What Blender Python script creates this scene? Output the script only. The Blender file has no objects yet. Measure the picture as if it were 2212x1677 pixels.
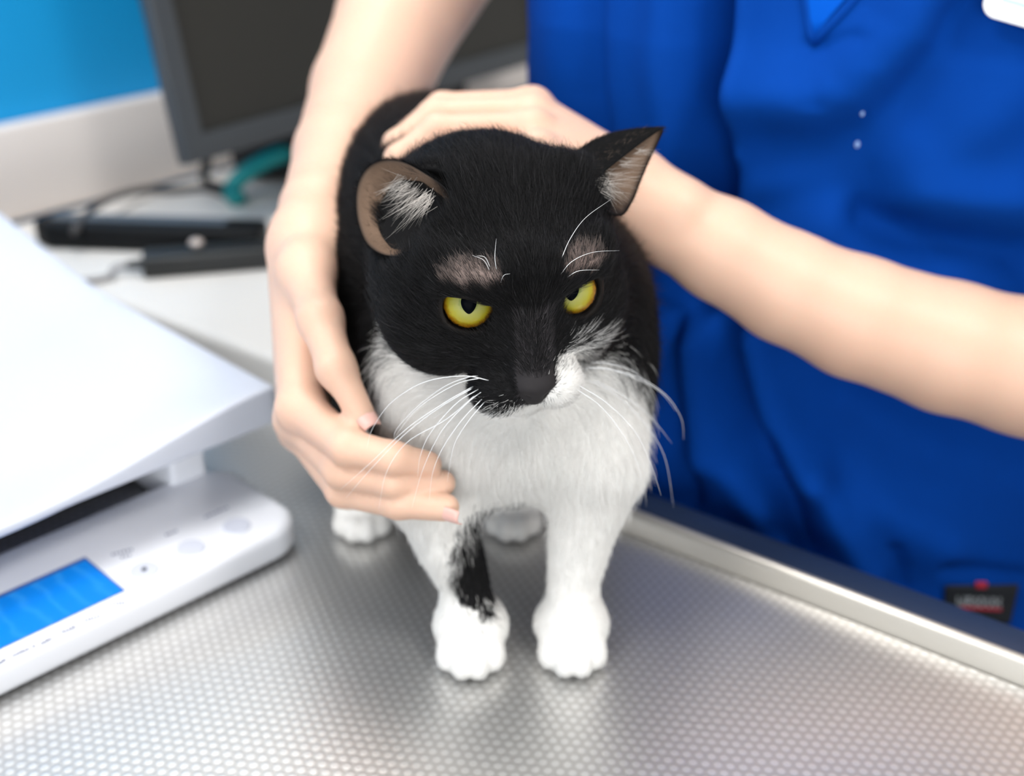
import bpy, bmesh, math, random
import numpy as np
from mathutils import Vector, Matrix
random.seed(7); RNG = np.random.default_rng(7)
SC = bpy.context.scene
COL = SC.collection
ZT = 0.90                      # height of the examination table top above the floor; everything below is written relative to it
# ---------------------------------------------------------------- camera frame (used to convert measured photo points to places)
FPX = 2700.0; CAM = np.array([0, -0.474, 0.392]); PIT = math.radians(27)
CR = np.array([1., 0, 0]); CF = np.array([0, math.cos(PIT), -math.sin(PIT)]); CU = np.array([0, math.sin(PIT), math.cos(PIT)])
def U(x, y, d): return CAM + d*(CF + (x-1106)/FPX*CR - (y-838)/FPX*CU)
def G(x, y, z=0.0):
    w = CF + (x-1106)/FPX*CR - (y-838)/FPX*CU
    return CAM + w*((z-CAM[2])/w[2])
def PX(P):
    q = np.asarray(P)-CAM; d = q@CF
    return 1106+FPX*(q@CR)/d, 838-FPX*(q@CU)/d
def V(*a): return np.array(a, float)
def unit(v): v = np.asarray(v, float); return v/(np.linalg.norm(v, axis=-1, keepdims=True)+1e-12)
def sst(a, b, x): t = np.clip((x-a)/(b-a), 0, 1); return t*t*(3-2*t)
# ---------------------------------------------------------------- materials
def lin(r, g, b): return tuple(((c/255+0.055)/1.055)**2.4 if c > 10 else c/255/12.92 for c in (r, g, b))+(1,)
def mat(name, col, rough=0.5, metal=0.0, spec=0.5, coat=0.0, sss=0.0, sheen=0.0, bump=None, var=None, emit=None):
    m = bpy.data.materials.new(name); m.use_nodes = True; nt = m.node_tree; b = nt.nodes['Principled BSDF']
    def s(k, v):
        if k in b.inputs: b.inputs[k].default_value = v
    s('Base Color', col); s('Roughness', rough); s('Metallic', metal); s('Specular IOR Level', spec)
    s('Coat Weight', coat); s('Coat Roughness', 0.06)
    if sss:
        s('Subsurface Weight', sss); s('Subsurface Radius', (1.0, .35, .2)); s('Subsurface Scale', .006)
    if sheen: s('Sheen Weight', sheen); s('Sheen Roughness', .4)
    if emit: s('Emission Color', emit[0]); s('Emission Strength', emit[1])
    tc = nt.nodes.new('ShaderNodeTexCoord')
    if var:                     # (scale, amount): procedural mottling of the base colour
        n = nt.nodes.new('ShaderNodeTexNoise'); n.inputs['Scale'].default_value = var[0]; n.inputs['Detail'].default_value = 4
        nt.links.new(tc.outputs['Object'], n.inputs['Vector'])
        mx = nt.nodes.new('ShaderNodeMix'); mx.data_type = 'RGBA'
        mx.inputs['A'].default_value = col
        c2 = var[2] if len(var) > 2 else tuple(c*(1-var[1]) for c in col[:3])+(1,)
        mx.inputs['B'].default_value = c2
        nt.links.new(n.outputs['Fac'], mx.inputs['Factor']); nt.links.new(mx.outputs['Result'], b.inputs['Base Color'])
    if bump:                    # (scale, strength, distance)
        n = nt.nodes.new('ShaderNodeTexNoise'); n.inputs['Scale'].default_value = bump[0]; n.inputs['Detail'].default_value = 3
        nt.links.new(tc.outputs['Object'], n.inputs['Vector'])
        bp = nt.nodes.new('ShaderNodeBump'); bp.inputs['Strength'].default_value = bump[1]; bp.inputs['Distance'].default_value = bump[2]
        nt.links.new(n.outputs['Fac'], bp.inputs['Height']); nt.links.new(bp.outputs['Normal'], b.inputs['Normal'])
    return m
def attr_mat(name, attr, rough, spec, sheen=0.0):
    m = mat(name, (1, 1, 1, 1), rough, 0, spec, sheen=sheen); nt = m.node_tree
    a = nt.nodes.new('ShaderNodeAttribute'); a.attribute_name = attr
    nt.links.new(a.outputs['Color'], nt.nodes['Principled BSDF'].inputs['Base Color']); return m
# ---------------------------------------------------------------- object helpers
WL = {}
def link(name, data, parent=None, loc=None):
    o = bpy.data.objects.new(name, data); COL.objects.link(o)
    if parent is not None:
        o.parent = parent; L = V(*WL[parent]) if loc is None else V(*loc)
        o.location = L-V(*WL[parent])
    else:
        L = V(0, 0, 0) if loc is None else V(*loc); o.location = L
    WL[o] = tuple(L); return o
def tag(o, label=None, cat=None, group=None, kind=None):
    if label: o['label'] = label
    if cat: o['category'] = cat
    if group: o['group'] = group
    if kind: o['kind'] = kind
    return o
def empty(name, loc, label=None, cat=None, group=None):
    o = link(name, None, None, loc); o.empty_display_size = .05; return tag(o, label, cat, group)
def mesh(name, verts, faces, m, parent=None, loc=None, smooth=True):
    me = bpy.data.meshes.new(name)
    L = V(*(loc if loc is not None else (WL[parent] if parent is not None else (0, 0, 0))))
    verts = np.asarray(verts, float)-L
    if isinstance(faces, np.ndarray) and faces.ndim == 2:
        n, k = faces.shape
        me.vertices.add(len(verts)); me.vertices.foreach_set('co', verts.astype(np.float32).ravel())
        me.loops.add(n*k); me.loops.foreach_set('vertex_index', faces.astype(np.int32).ravel())
        me.polygons.add(n); me.polygons.foreach_set('loop_start', np.arange(0, n*k, k, dtype=np.int32))
        me.update(calc_edges=True); me.validate()
    else:
        me.from_pydata([tuple(v) for v in verts], [], [tuple(f) for f in faces])
    if m is not None:
        for q in (m if isinstance(m, (list, tuple)) else [m]): me.materials.append(q)
    if smooth: me.polygons.foreach_set('use_smooth', np.ones(len(me.polygons), bool))
    me.update()
    return link(name, me, parent, loc if loc is not None else None)
def bm_mesh(name, bm, m, parent=None, loc=None, smooth=True, angle=None):
    L = Vector(loc if loc is not None else (WL[parent] if parent is not None else (0, 0, 0)))
    bmesh.ops.translate(bm, verts=bm.verts, vec=-L)
    bmesh.ops.recalc_face_normals(bm, faces=bm.faces)
    me = bpy.data.meshes.new(name); bm.to_mesh(me); bm.free()
    for q in (m if isinstance(m, (list, tuple)) else [m]): me.materials.append(q)
    if smooth:
        me.polygons.foreach_set('use_smooth', np.ones(len(me.polygons), bool))
        me.set_sharp_from_angle(angle=math.radians(angle or 40))
    return link(name, me, parent, loc)
def prism_bm(pts, z0, z1, bev=0.0, seg=3, frame=None):
    """solid from a 2-D outline between two heights, all edges bevelled; frame = (origin, ax, ay, az) maps to the place"""
    bm = bmesh.new()
    lo = [bm.verts.new((p[0], p[1], z0)) for p in pts]; f = bm.faces.new(lo)
    r = bmesh.ops.extrude_face_region(bm, geom=[f]); vs = [g for g in r['geom'] if isinstance(g, bmesh.types.BMVert)]
    bmesh.ops.translate(bm, verts=vs, vec=(0, 0, z1-z0))
    bmesh.ops.recalc_face_normals(bm, faces=bm.faces)
    if bev:
        es = [e for e in bm.edges if len(e.link_faces) == 2 and e.calc_face_angle(0) > .5]
        bmesh.ops.bevel(bm, geom=es, offset=bev, segments=seg, affect='EDGES', clamp_overlap=True, profile=.5)
    if frame:
        o, ax, ay, az = [Vector(q) for q in frame]
        for v in bm.verts: v.co = o+ax*v.co.x+ay*v.co.y+az*v.co.z
    return bm
def rect(x0, x1, y0, y1, r=0.0, n=6):
    if r <= 0: return [(x0, y0), (x1, y0), (x1, y1), (x0, y1)]
    out = []
    for cx, cy, a0 in ((x1-r, y0+r, -90), (x1-r, y1-r, 0), (x0+r, y1-r, 90), (x0+r, y0+r, 180)):
        for i in range(n+1):
            a = math.radians(a0+90*i/n); out.append((cx+r*math.cos(a), cy+r*math.sin(a)))
    return out
def catmull(P, n=8):
    P = np.asarray(P, float); P = np.vstack([2*P[0]-P[1], P, 2*P[-1]-P[-2]]); out = []
    for i in range(1, len(P)-2):
        for t in np.linspace(0, 1, n, endpoint=False):
            a, b, c, d = P[i-1:i+3]
            out.append(.5*((2*b)+(-a+c)*t+(2*a-5*b+4*c-d)*t*t+(-a+3*b-3*c+d)*t**3))
    out.append(P[-2]); return np.array(out)
def tube_geo(path, rad, k=8, flat=None):
    """vertices and quads of a tube along a path; rad scalar or per-point; flat=(normal, ratio) squashes it"""
    path = np.asarray(path, float); n = len(path); rad = np.full(n, rad, float) if np.isscalar(rad) else np.asarray(rad, float)
    T = unit(np.gradient(path, axis=0)); nrm = unit(np.cross(T[0], V(.31, .2, .93))); vs = []
    for i in range(n):
        nrm = unit(nrm-T[i]*(nrm@T[i])); bi = np.cross(T[i], nrm)
        a = np.arange(k)*2*math.pi/k
        ring = path[i]+rad[i]*(np.cos(a)[:, None]*nrm+np.sin(a)[:, None]*bi)
        if flat is not None:
            fn = unit(flat[0]); ring = ring-((ring-path[i])@fn)[:, None]*fn*(1-flat[1])
        vs.append(ring)
    vs = np.vstack(vs); fs = []
    for i in range(n-1):
        for j in range(k): fs.append((i*k+j, i*k+(j+1) % k, (i+1)*k+(j+1) % k, (i+1)*k+j))
    fs.append(tuple(range(k))[::-1]); fs.append(tuple((n-1)*k+j for j in range(k)))
    return vs, fs
def tube(name, path, rad, m, parent=None, loc=None, k=8, flat=None):
    vs, fs = tube_geo(path, rad, k, flat); return mesh(name, vs, fs, m, parent, loc)
# ---------------------------------------------------------------- signed-distance sculpting
def rc(P, a, b, r1, r2):
    a = np.asarray(a, np.float32); ba = (np.asarray(b, np.float32)-a); h = np.clip((P-a)@ba/(ba@ba+1e-12), 0, 1)
    return np.linalg.norm(P-a-h[:, None]*ba, axis=1)-(r1+(r2-r1)*h)
def ell(P, c, r, R=None):
    q = P-np.asarray(c, np.float32)
    if R is not None: q = q@np.asarray(R, np.float32)
    r = np.asarray(r, np.float32); k0 = np.linalg.norm(q/r, axis=1); k1 = np.linalg.norm(q/(r*r), axis=1)
    return k0*(k0-1)/np.maximum(k1, 1e-6)
def smin(a, b, k):
    h = np.clip(.5+.5*(b-a)/k, 0, 1); return b+(a-b)*h-k*h*(1-h)
def smax(a, b, k): return -smin(-a, -b, k)
def chain(P, pts, rads, k=None):
    d = None
    for i in range(len(pts)-1):
        e = rc(P, pts[i], pts[i+1], rads[i], rads[i+1]); d = e if d is None else (np.minimum(d, e) if not k else smin(d, e, k))
    return d
def axis_coords(segs):
    """segs: [(start, end, step)...] -> monotone coordinates"""
    out = [segs[0][0]]
    for a, b, h in segs:
        n = max(1, int(round((b-a)/h))); out += list(a+(b-a)*(np.arange(1, n+1)/n))
    return np.array(out, np.float32)
def surface(fn, xs, ys, zs, stride=4, project=2):
    """hierarchical sampling of fn on a rectilinear grid followed by surface nets"""
    n = [len(xs), len(ys), len(zs)]
    ci = [np.unique(np.r_[np.arange(0, m, stride), m-1]) for m in n]
    CX, CY, CZ = np.meshgrid(xs[ci[0]], ys[ci[1]], zs[ci[2]], indexing='ij')
    D = fn(np.stack([CX, CY, CZ], -1).reshape(-1, 3).astype(np.float32)).reshape(CX.shape)
    # cells whose corner distances may hide the surface
    lo = np.minimum.reduce([D[i:D.shape[0]-1+i, j:D.shape[1]-1+j, k:D.shape[2]-1+k] for i in (0, 1) for j in (0, 1) for k in (0, 1)])
    hi = np.maximum.reduce([D[i:D.shape[0]-1+i, j:D.shape[1]-1+j, k:D.shape[2]-1+k] for i in (0, 1) for j in (0, 1) for k in (0, 1)])
    dx = [np.diff(q[c]) for q, c in zip((xs, ys, zs), ci)]
    diag = np.sqrt(dx[0][:, None, None]**2+dx[1][None, :, None]**2+dx[2][None, None, :]**2)
    act = (lo < .75*diag) & (hi > -.75*diag)
    near = [np.searchsorted(c, np.arange(m), side='right')-1 for c, m in zip(ci, n)]
    near = [np.minimum(q, s-1) for q, s in zip(near, act.shape)]
    F = D[near[0]][:, near[1]][:, :, near[2]].astype(np.float32)
    A = np.zeros(n, bool)
    for i, j, k in np.argwhere(act):
        A[ci[0][i]:ci[0][i+1]+1, ci[1][j]:ci[1][j+1]+1, ci[2][k]:ci[2][k+1]+1] = True
    idx = np.argwhere(A); out = np.empty(len(idx), np.float32)
    for s in range(0, len(idx), 400000):
        q = idx[s:s+400000]; out[s:s+400000] = fn(np.stack([xs[q[:, 0]], ys[q[:, 1]], zs[q[:, 2]]], 1).astype(np.float32))
    F[A] = out
    S = F < 0
    c0 = S[:-1, :-1, :-1]; anyd = np.zeros(c0.shape, bool)
    for i in (0, 1):
        for j in (0, 1):
            for k in (0, 1): anyd |= S[i:n[0]-1+i, j:n[1]-1+j, k:n[2]-1+k] != c0
    cells = np.argwhere(anyd); cid = np.full(c0.shape, -1, np.int64); cid[anyd] = np.arange(len(cells))
    acc = np.zeros((len(cells), 3)); cnt = np.zeros(len(cells)); ax = (xs, ys, zs)
    corners = [(i, j, k) for i in (0, 1) for j in (0, 1) for k in (0, 1)]
    for a in corners:
        for d in range(3):
            if a[d]: continue
            b = list(a); b[d] = 1
            pa = cells+np.array(a); pb = cells+np.array(b)
            fa = F[tuple(pa.T)]; fb = F[tuple(pb.T)]; m = (fa < 0) != (fb < 0)
            t = np.where(m, fa/(fa-fb+1e-20), 0)
            ca = np.stack([ax[e][pa[:, e]] for e in range(3)], 1); cb = np.stack([ax[e][pb[:, e]] for e in range(3)], 1)
            acc[m] += (ca+(cb-ca)*t[:, None])[m]; cnt[m] += 1
    verts = acc/cnt[:, None]
    quads = []
    for d in range(3):
        e, f = [(1, 2), (2, 0), (0, 1)][d]
        sl0 = [slice(None)]*3; sl1 = [slice(None)]*3; sl0[d] = slice(0, n[d]-1); sl1[d] = slice(1, n[d])
        ch = S[tuple(sl0)] != S[tuple(sl1)]; p = np.argwhere(ch)
        p = p[(p[:, e] > 0) & (p[:, f] > 0) & (p[:, e] < n[e]-1) & (p[:, f] < n[f]-1)]
        def cell(oe, of):
            q = p.copy(); q[:, e] -= oe; q[:, f] -= of; return cid[tuple(q.T)]
        q = np.stack([cell(1, 1), cell(0, 1), cell(0, 0), cell(1, 0)], 1)
        neg = S[tuple(p.T)]; q[~neg] = q[~neg][:, ::-1]
        quads.append(q)
    quads = np.vstack(quads); quads = quads[(quads >= 0).all(1)]
    for _ in range(project):
        eps = 4e-4; P = verts.astype(np.float32); d0 = fn(P)
        g = np.stack([fn(P+np.eye(3, dtype=np.float32)[i]*eps)-d0 for i in range(3)], 1)/eps
        g2 = (g*g).sum(1); ok = g2 > .2
        step = np.clip(d0, -.002, .002)/np.maximum(g2, .2)
        verts = np.where(ok[:, None], verts-.8*step[:, None]*g, verts)
    return verts, quads
def vnormals(v, q):
    n = np.cross(v[q[:, 2]]-v[q[:, 0]], v[q[:, 3]]-v[q[:, 1]]); N = np.zeros_like(v)
    for k in range(4): np.add.at(N, q[:, k], n)
    return unit(N)
def vnoise(P, s, seed=0):
    """smooth value noise from a few random plane waves, -1..1"""
    r = np.random.default_rng(seed); out = 0
    for i in range(7):
        k = unit(r.normal(size=3))*s*(.6+.9*r.random()); out = out+np.sin(P@k*2*math.pi+r.random()*6.28)
    return out/3.0
def set_color(o, name, cols):
    a = o.data.color_attributes.new(name, 'FLOAT_COLOR', 'POINT'); a.data.foreach_set('color', np.asarray(cols, np.float32).ravel())
def hair_object(name, roots, dirs, nrm, length, color, m, parent, r0=6e-5, seg=4, bend=.5):
    """real curves, one per hair: roots (N,3) world, dirs tangential flow, nrm lift vectors (already scaled)"""
    N = len(roots); s = np.linspace(0, 1, seg+1)[None, :, None]
    L = length[:, None, None]
    P = roots[:, None, :]+L*(dirs[:, None, :]*(s*(.75+.25*s))+nrm[:, None, :]*(s*(1-bend*s)))
    P = P-V(*WL[parent])
    cu = bpy.data.hair_curves.new(name); cu.add_curves([seg+1]*N)
    cu.attributes['position'].data.foreach_set('vector', P.astype(np.float32).ravel())
    ra = cu.attributes.get('radius') or cu.attributes.new('radius', 'FLOAT', 'POINT')
    rr = (np.asarray(r0)*np.ones(N))[:, None]*(1-.85*np.linspace(0, 1, seg+1)**1.5)[None, :]
    ra.data.foreach_set('value', rr.astype(np.float32).ravel())
    ca = cu.attributes.new('coat', 'FLOAT_COLOR', 'CURVE'); ca.data.foreach_set('color', np.asarray(color, np.float32).ravel())
    cu.materials.append(m); return link(name, cu, parent)
def sample(v, q, N):
    tri = np.vstack([q[:, [0, 1, 2]], q[:, [0, 2, 3]]]); a, b, c = v[tri[:, 0]], v[tri[:, 1]], v[tri[:, 2]]
    ar = np.linalg.norm(np.cross(b-a, c-a), axis=1); i = RNG.choice(len(tri), N, p=ar/ar.sum())
    r1 = np.sqrt(RNG.random(N)); r2 = RNG.random(N); w = np.stack([1-r1, r1*(1-r2), r1*r2], 1)
    P = (v[tri[i]]*w[:, :, None]).sum(1); VN = vnormals(v, q); Nn = unit((VN[tri[i]]*w[:, :, None]).sum(1))
    return P, Nn
#==PARTS==
# ================================================================ ROOM
TA = math.radians(143.5); AX = V(math.cos(TA), math.sin(TA), 0); BX = V(AX[1], -AX[0], 0)       # along the table edge, across it
M_wall = mat('blue_wall_paint', lin(0, 152, 216), .55, var=(3, .06))
nt = M_wall.node_tree; tc = nt.nodes.new('ShaderNodeTexCoord'); sx = nt.nodes.new('ShaderNodeSeparateXYZ'); nt.links.new(tc.outputs['Object'], sx.inputs[0])
gt = nt.nodes.new('ShaderNodeMath'); gt.operation = 'GREATER_THAN'; gt.inputs[1].default_value = .56; nt.links.new(sx.outputs['Z'], gt.inputs[0])     # unseen upper wall made white to brighten the steel's reflection
mx = nt.nodes.new('ShaderNodeMix'); mx.data_type = 'RGBA'; mx.inputs['A'].default_value = lin(0, 152, 216); mx.inputs['B'].default_value = lin(238, 236, 232)
nt.links.new(gt.outputs[0], mx.inputs['Factor']); nt.links.new(mx.outputs['Result'], nt.nodes['Principled BSDF'].inputs['Base Color'])
M_white = mat('warm_white_laminate', lin(232, 228, 222), .35, var=(6, .03))
M_splash = mat('white_upstand_laminate', lin(226, 218, 213), .4)
M_ceil = mat('ceiling_white', (.8, .8, .8, 1), .8, bump=(90, .2, .004))
M_floor = mat('grey_vinyl_floor', lin(120, 124, 130), .5, var=(40, .25))
M_plain = mat('pale_wall_paint', lin(225, 228, 230), .7)
fl = mesh('floor', [(-2.6, -2.6, -ZT), (2.6, -2.6, -ZT), (2.6, 2.6, -ZT), (-2.6, 2.6, -ZT)], [(0, 1, 2, 3)], M_floor, smooth=False); tag(fl, kind='structure')
ce = mesh('ceiling', [(-2.6, -2.6, 1.75), (-2.6, 2.6, 1.75), (2.6, 2.6, 1.75), (2.6, -2.6, 1.75)], [(0, 1, 2, 3)], M_ceil, smooth=False); tag(ce, kind='structure')
WF0 = G(0, 490, .03); WF1 = G(420, 380, .03); WD = unit(WF1-WF0); WN = V(-WD[1], WD[0], 0)      # wall foot line at counter height, WN points into the wall
def wall_slab(name, o, s0, s1, z0, z1, t, m, side=1):
    bm = prism_bm(rect(s0, s1, 0, t), z0, z1, 0, frame=(o, WD, WN*side, (0, 0, 1))); w = bm_mesh(name, bm, m, smooth=False); return tag(w, kind='structure')
o_w = V(WF0[0], WF0[1], 0)
wall_slab('wall_back', o_w+WN*.02, -1.3, 1.75, -ZT, 1.75, .10, M_wall)
sp = bm_mesh('trim_1', prism_bm(rect(-1.1, 1.55, 0, .018), .031, .112, .003, frame=(o_w, WD, WN, (0, 0, 1))), M_splash); tag(sp, kind='structure')
# ---------------------------------------------------------------- worktop beside the table
cE0 = G(180, 620, .03); cE1 = G(590, 775, .03); cd = unit(cE1-cE0)
c_r = cE0+cd*float((V(-.085, .22, .03)-cE0)@cd)
def wallhit(p, d):           # distance along d until the upstand
    return float((o_w-p)@WN/(d@WN))
q0 = cE0-cd*(wallhit(cE0, -cd)-.001); q1 = c_r; nB = unit(V(.6, .8, 0))
hit = lambda p, d: p+d*(wallhit(p, d)-.001)
ctop = [q0, q1, hit(q1, unit(V(.72, .69, 0))) if False else q1+unit(V(.66, .75, 0))*.9]
d1 = unit(V(.66, .75, 0)); e1 = q1+d1*.95
# far corner points on the wall line
def onwall(s): return o_w+WD*s-WN*.0005
s_e = float((e1-o_w)@WD); s_q = float((q0-o_w)@WD)
poly = [q0, q1, e1, onwall(s_e)]
M_edge = mat('counter_edge_band', lin(214, 206, 196), .45)
root = empty('counter_unit', (*q1[:2], -ZT), 'cream worktop counter with dark cabinet below, running along the blue wall', 'counter')
bm = prism_bm([(p[0], p[1]) for p in poly], -.002, .03, .006); bm_mesh('worktop', bm, M_white, root)
ins = [q0+nB*.06+cd*.02, q1+nB*.06-cd*.02, e1-cd*.03, onwall(s_e)+cd*.01]
M_cab = mat('dark_cabinet', lin(38, 44, 54), .45)
bm = prism_bm([(p[0], p[1]) for p in ins], -ZT+.08, -.0025, .002); cb = bm_mesh('cabinet_body', bm, M_cab, root)
bm = prism_bm([(p[0]+.0, p[1]+.01) for p in [q0+nB*.08+cd*.03, q1+nB*.08-cd*.03, e1-cd*.05, onwall(s_e)+cd*.03]], -ZT, -ZT+.08, 0); bm_mesh('plinth', bm, M_cab, root, smooth=False)
# ================================================================ EXAMINATION TABLE
FT0 = G(1589, 1243); edge = FT0+AX*0
M_steel = mat('dimpled_steel', lin(196, 194, 190), .32, metal=.80, spec=.5)
nt = M_steel.node_tree; b = nt.nodes['Principled BSDF']
tc = nt.nodes.new('ShaderNodeTexCoord')
def dots(nt, tc, sp, ang):
    """hexagonal grid of round dimples: two offset rectangular lattices, max of both"""
    mp = nt.nodes.new('ShaderNodeMapping'); mp.inputs['Rotation'].default_value = (0, 0, -ang); nt.links.new(tc.outputs['Object'], mp.inputs['Vector'])
    outs = []
    for off in ((0, 0), (.5, .5)):
        vm = nt.nodes.new('ShaderNodeVectorMath'); vm.operation = 'MULTIPLY_ADD'
        vm.inputs[1].default_value = (1/sp, 1/(sp*1.732), 0); vm.inputs[2].default_value = (off[0], off[1], 0); nt.links.new(mp.outputs['Vector'], vm.inputs[0])
        fr = nt.nodes.new('ShaderNodeVectorMath'); fr.operation = 'FRACTION'; nt.links.new(vm.outputs[0], fr.inputs[0])
        sb = nt.nodes.new('ShaderNodeVectorMath'); sb.operation = 'SUBTRACT'; sb.inputs[1].default_value = (.5, .5, 0); nt.links.new(fr.outputs[0], sb.inputs[0])
        sc = nt.nodes.new('ShaderNodeVectorMath'); sc.operation = 'MULTIPLY'; sc.inputs[1].default_value = (1, 1.732, 0); nt.links.new(sb.outputs[0], sc.inputs[0])
        ln = nt.nodes.new('ShaderNodeVectorMath'); ln.operation = 'LENGTH'; nt.links.new(sc.outputs[0], ln.inputs[0]); outs.append(ln.outputs['Value'])
    mn = nt.nodes.new('ShaderNodeMath'); mn.operation = 'MINIMUM'; nt.links.new(outs[0], mn.inputs[0]); nt.links.new(outs[1], mn.inputs[1])
    mr = nt.nodes.new('ShaderNodeMapRange'); mr.interpolation_type = 'SMOOTHSTEP'
    mr.inputs['From Min'].default_value = .18; mr.inputs['From Max'].default_value = .46; mr.inputs['To Min'].default_value = 1; mr.inputs['To Max'].default_value = 0
    nt.links.new(mn.outputs[0], mr.inputs['Value']); return mr.outputs['Result']
h = dots(nt, tc, .0054, math.radians(-8))
bp = nt.nodes.new('ShaderNodeBump'); bp.inputs['Strength'].default_value = .11; bp.inputs['Distance'].default_value = .0006
nt.links.new(h, bp.inputs['Height']); nt.links.new(bp.outputs['Normal'], b.inputs['Normal'])
mx = nt.nodes.new('ShaderNodeMix'); mx.data_type = 'RGBA'; mx.inputs['A'].default_value = lin(205, 203, 200); mx.inputs['B'].default_value = lin(232, 231, 229)
nt.links.new(h, mx.inputs['Factor'])
nz = nt.nodes.new('ShaderNodeTexNoise'); nz.inputs['Scale'].default_value = 9; nt.links.new(tc.outputs['Object'], nz.inputs['Vector'])
mr = nt.nodes.new('ShaderNodeMapRange'); mr.inputs['To Min'].default_value = .30; mr.inputs['To Max'].default_value = .38; nt.links.new(nz.outputs['Fac'], mr.inputs['Value'])
nt.links.new(mr.outputs['Result'], b.inputs['Roughness']); nt.links.new(mx.outputs['Result'], b.inputs['Base Color'])
M_rim = mat('brushed_rim', lin(214, 208, 198), .34, metal=.7)
M_frame = mat('dark_blue_frame', lin(38, 52, 78), .42)
troot = empty('examination_table', (*(FT0-BX*.3-AX*.05)[:2], -ZT), 'steel examination table with dimpled top and dark blue border, under the cat', 'table')
# local table frame: s along AX from FT0, t along BX (t=0 right foot line, negative towards the viewer)
fr = (FT0, AX, BX, V(0, 0, 1))
sA, sB, tN = -.62, .64, -.62
bm = prism_bm(rect(sA, sB, tN, -.001), -.004, 0, 0, frame=fr); bm_mesh('steel_top', bm, M_steel, troot, smooth=False)
# rim: profile swept along AX (inner sloped face, bright rounded top, outer face)
def sweep(prof, s0, s1, name, m, parent, axis=0):
    n = len(prof); vs = []
    for s in (s0, s1):
        for (t, z) in prof: vs.append(FT0+AX*s+BX*t+V(0, 0, z))
    fs = [(i, (i+1) % n, n+(i+1) % n, n+i) for i in range(n)]+[tuple(range(n))[::-1], tuple(range(n, 2*n))]
    bm = bmesh.new(); bv = [bm.verts.new(v) for v in vs]
    for f in fs: bm.faces.new([bv[i] for i in f])
    return bm_mesh(name, bm, m, parent, angle=50)
prof = [(0, -.004), (.0005, .0), (.003, .0085), (.0042, .0108), (.0062, .012), (.0082, .0118), (.0096, .0104), (.0102, .008), (.0102, -.004)]
sE = float((q1-FT0)@AX)-.012
sweep(prof, sA, sE, 'rim', M_rim, troot)
profF = [(.0104, -.03), (.0104, .0035), (.012, .0045), (.036, .0045), (.0385, .0035), (.040, .001), (.040, -.05), (.0104, -.05)]
sweep(profF, sA, sE, 'border', M_frame, troot)
bm = prism_bm(rect(sA+.01, sB-.01, tN+.02, -.004), -.045, -.0045, .003, frame=fr); bm_mesh('underframe', bm, M_frame, troot)
for s in (sA+.1, sB-.1):
    bm = prism_bm(rect(s-.03, s+.03, tN*.5-.03, tN*.5+.03), -ZT+.04, -.046, .004, frame=fr); bm_mesh('leg', bm, M_rim, troot)
bm = prism_bm(rect(sA+.04, sB-.04, tN*.5-.12, tN*.5+.12), -ZT, -ZT+.039, .008, frame=fr); bm_mesh('base', bm, M_frame, troot)
# ================================================================ SCALE
P0 = V(-.119, .100, 0); SB = unit(V(1, 1, 0)); SA = unit(V(-1, 1, 0))
sfr = (P0, SB, SA, V(0, 0, 1))          # local: x along SB, y along SA
M_plas = mat('white_plastic', lin(244, 245, 250), .35, coat=.1)
M_tray = mat('white_tray_plastic', lin(206, 210, 221), .45, var=(20, .03))
M_btn = mat('grey_button', lin(205, 208, 220), .5)
M_ink = mat('grey_print', lin(96, 102, 130), .6)
M_dot = mat('dark_dot', lin(28, 40, 52), .5)
sroot = empty('weighing_scale', (*(P0-SB*.2+SA*.1)[:2], 0), 'white veterinary weighing scale with blue display, left of the cat', 'scale')
bm = prism_bm(rect(-.46, .006, -.006, .083, .022, 8), .0015, .0205, .0055, 4, sfr); base = bm_mesh('base_panel', bm, M_plas, sroot)
for x in (-.42, -.03):
    bm = prism_bm(rect(x-.012, x+.012, .01, .03, .006), .0, .0016, 0, frame=sfr); bm_mesh('foot', bm, M_dot, sroot)
bm = prism_bm(rect(-.029, -.006, .0745, .125, .003), .004, .0585, .002, 2, sfr); bm_mesh('support', bm, M_plas, sroot)
bm = prism_bm(rect(-.44, -.41, .0745, .125, .003), .004, .0585, .002, 2, sfr); bm_mesh('support', bm, M_plas, sroot)
bm = prism_bm(rect(-.44, -.006, .126, .33, .01), .002, .0585, .003, 2, sfr); bm_mesh('shade_block', bm, mat('under_tray_shade', lin(30, 36, 60), .5), sroot)  # dark block added to stand for the shade in the gap under the tray
# tray: thick curved sheet over (x, y) with raised right end and far side
nx, ny = 90, 60; X = np.linspace(-.52, .0195, nx); Y = np.linspace(.035, .41, ny)
XX, YY = np.meshgrid(X, Y, indexing='ij')
top = .063+.0185*sst(-.15, .02, XX)**1.3+.024*sst(.2, .42, YY)+.018*sst(-.38, -.52, XX)
top = top-.003*sst(.0, .05, YY-.035)*sst(0, .04, .0195-XX)        # shallow dish inside the rim
bot = np.minimum(top-.006, .0588+.02*sst(.2, .42, YY)+.018*sst(-.38, -.52, XX))
def tray_pt(x, y, z): return P0+SB*x+SA*y+V(0, 0, z)
vs = [tray_pt(XX[i, j], YY[i, j], top[i, j]) for i in range(nx) for j in range(ny)]+[tray_pt(XX[i, j], YY[i, j], bot[i, j]) for i in range(nx) for j in range(ny)]
bm = bmesh.new(); bv = [bm.verts.new(v) for v in vs]; n0 = nx*ny; ix = lambda i, j: i*ny+j
for i in range(nx-1):
    for j in range(ny-1):
        bm.faces.new([bv[k] for k in (ix(i, j), ix(i+1, j), ix(i+1, j+1), ix(i, j+1))]); bm.faces.new([bv[n0+k] for k in (ix(i, j), ix(i, j+1), ix(i+1, j+1), ix(i+1, j))])
loop = [ix(i, 0) for i in range(nx)]+[ix(nx-1, j) for j in range(1, ny)]+[ix(i, ny-1) for i in range(nx-2, -1, -1)]+[ix(0, j) for j in range(ny-2, 0, -1)]
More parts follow.
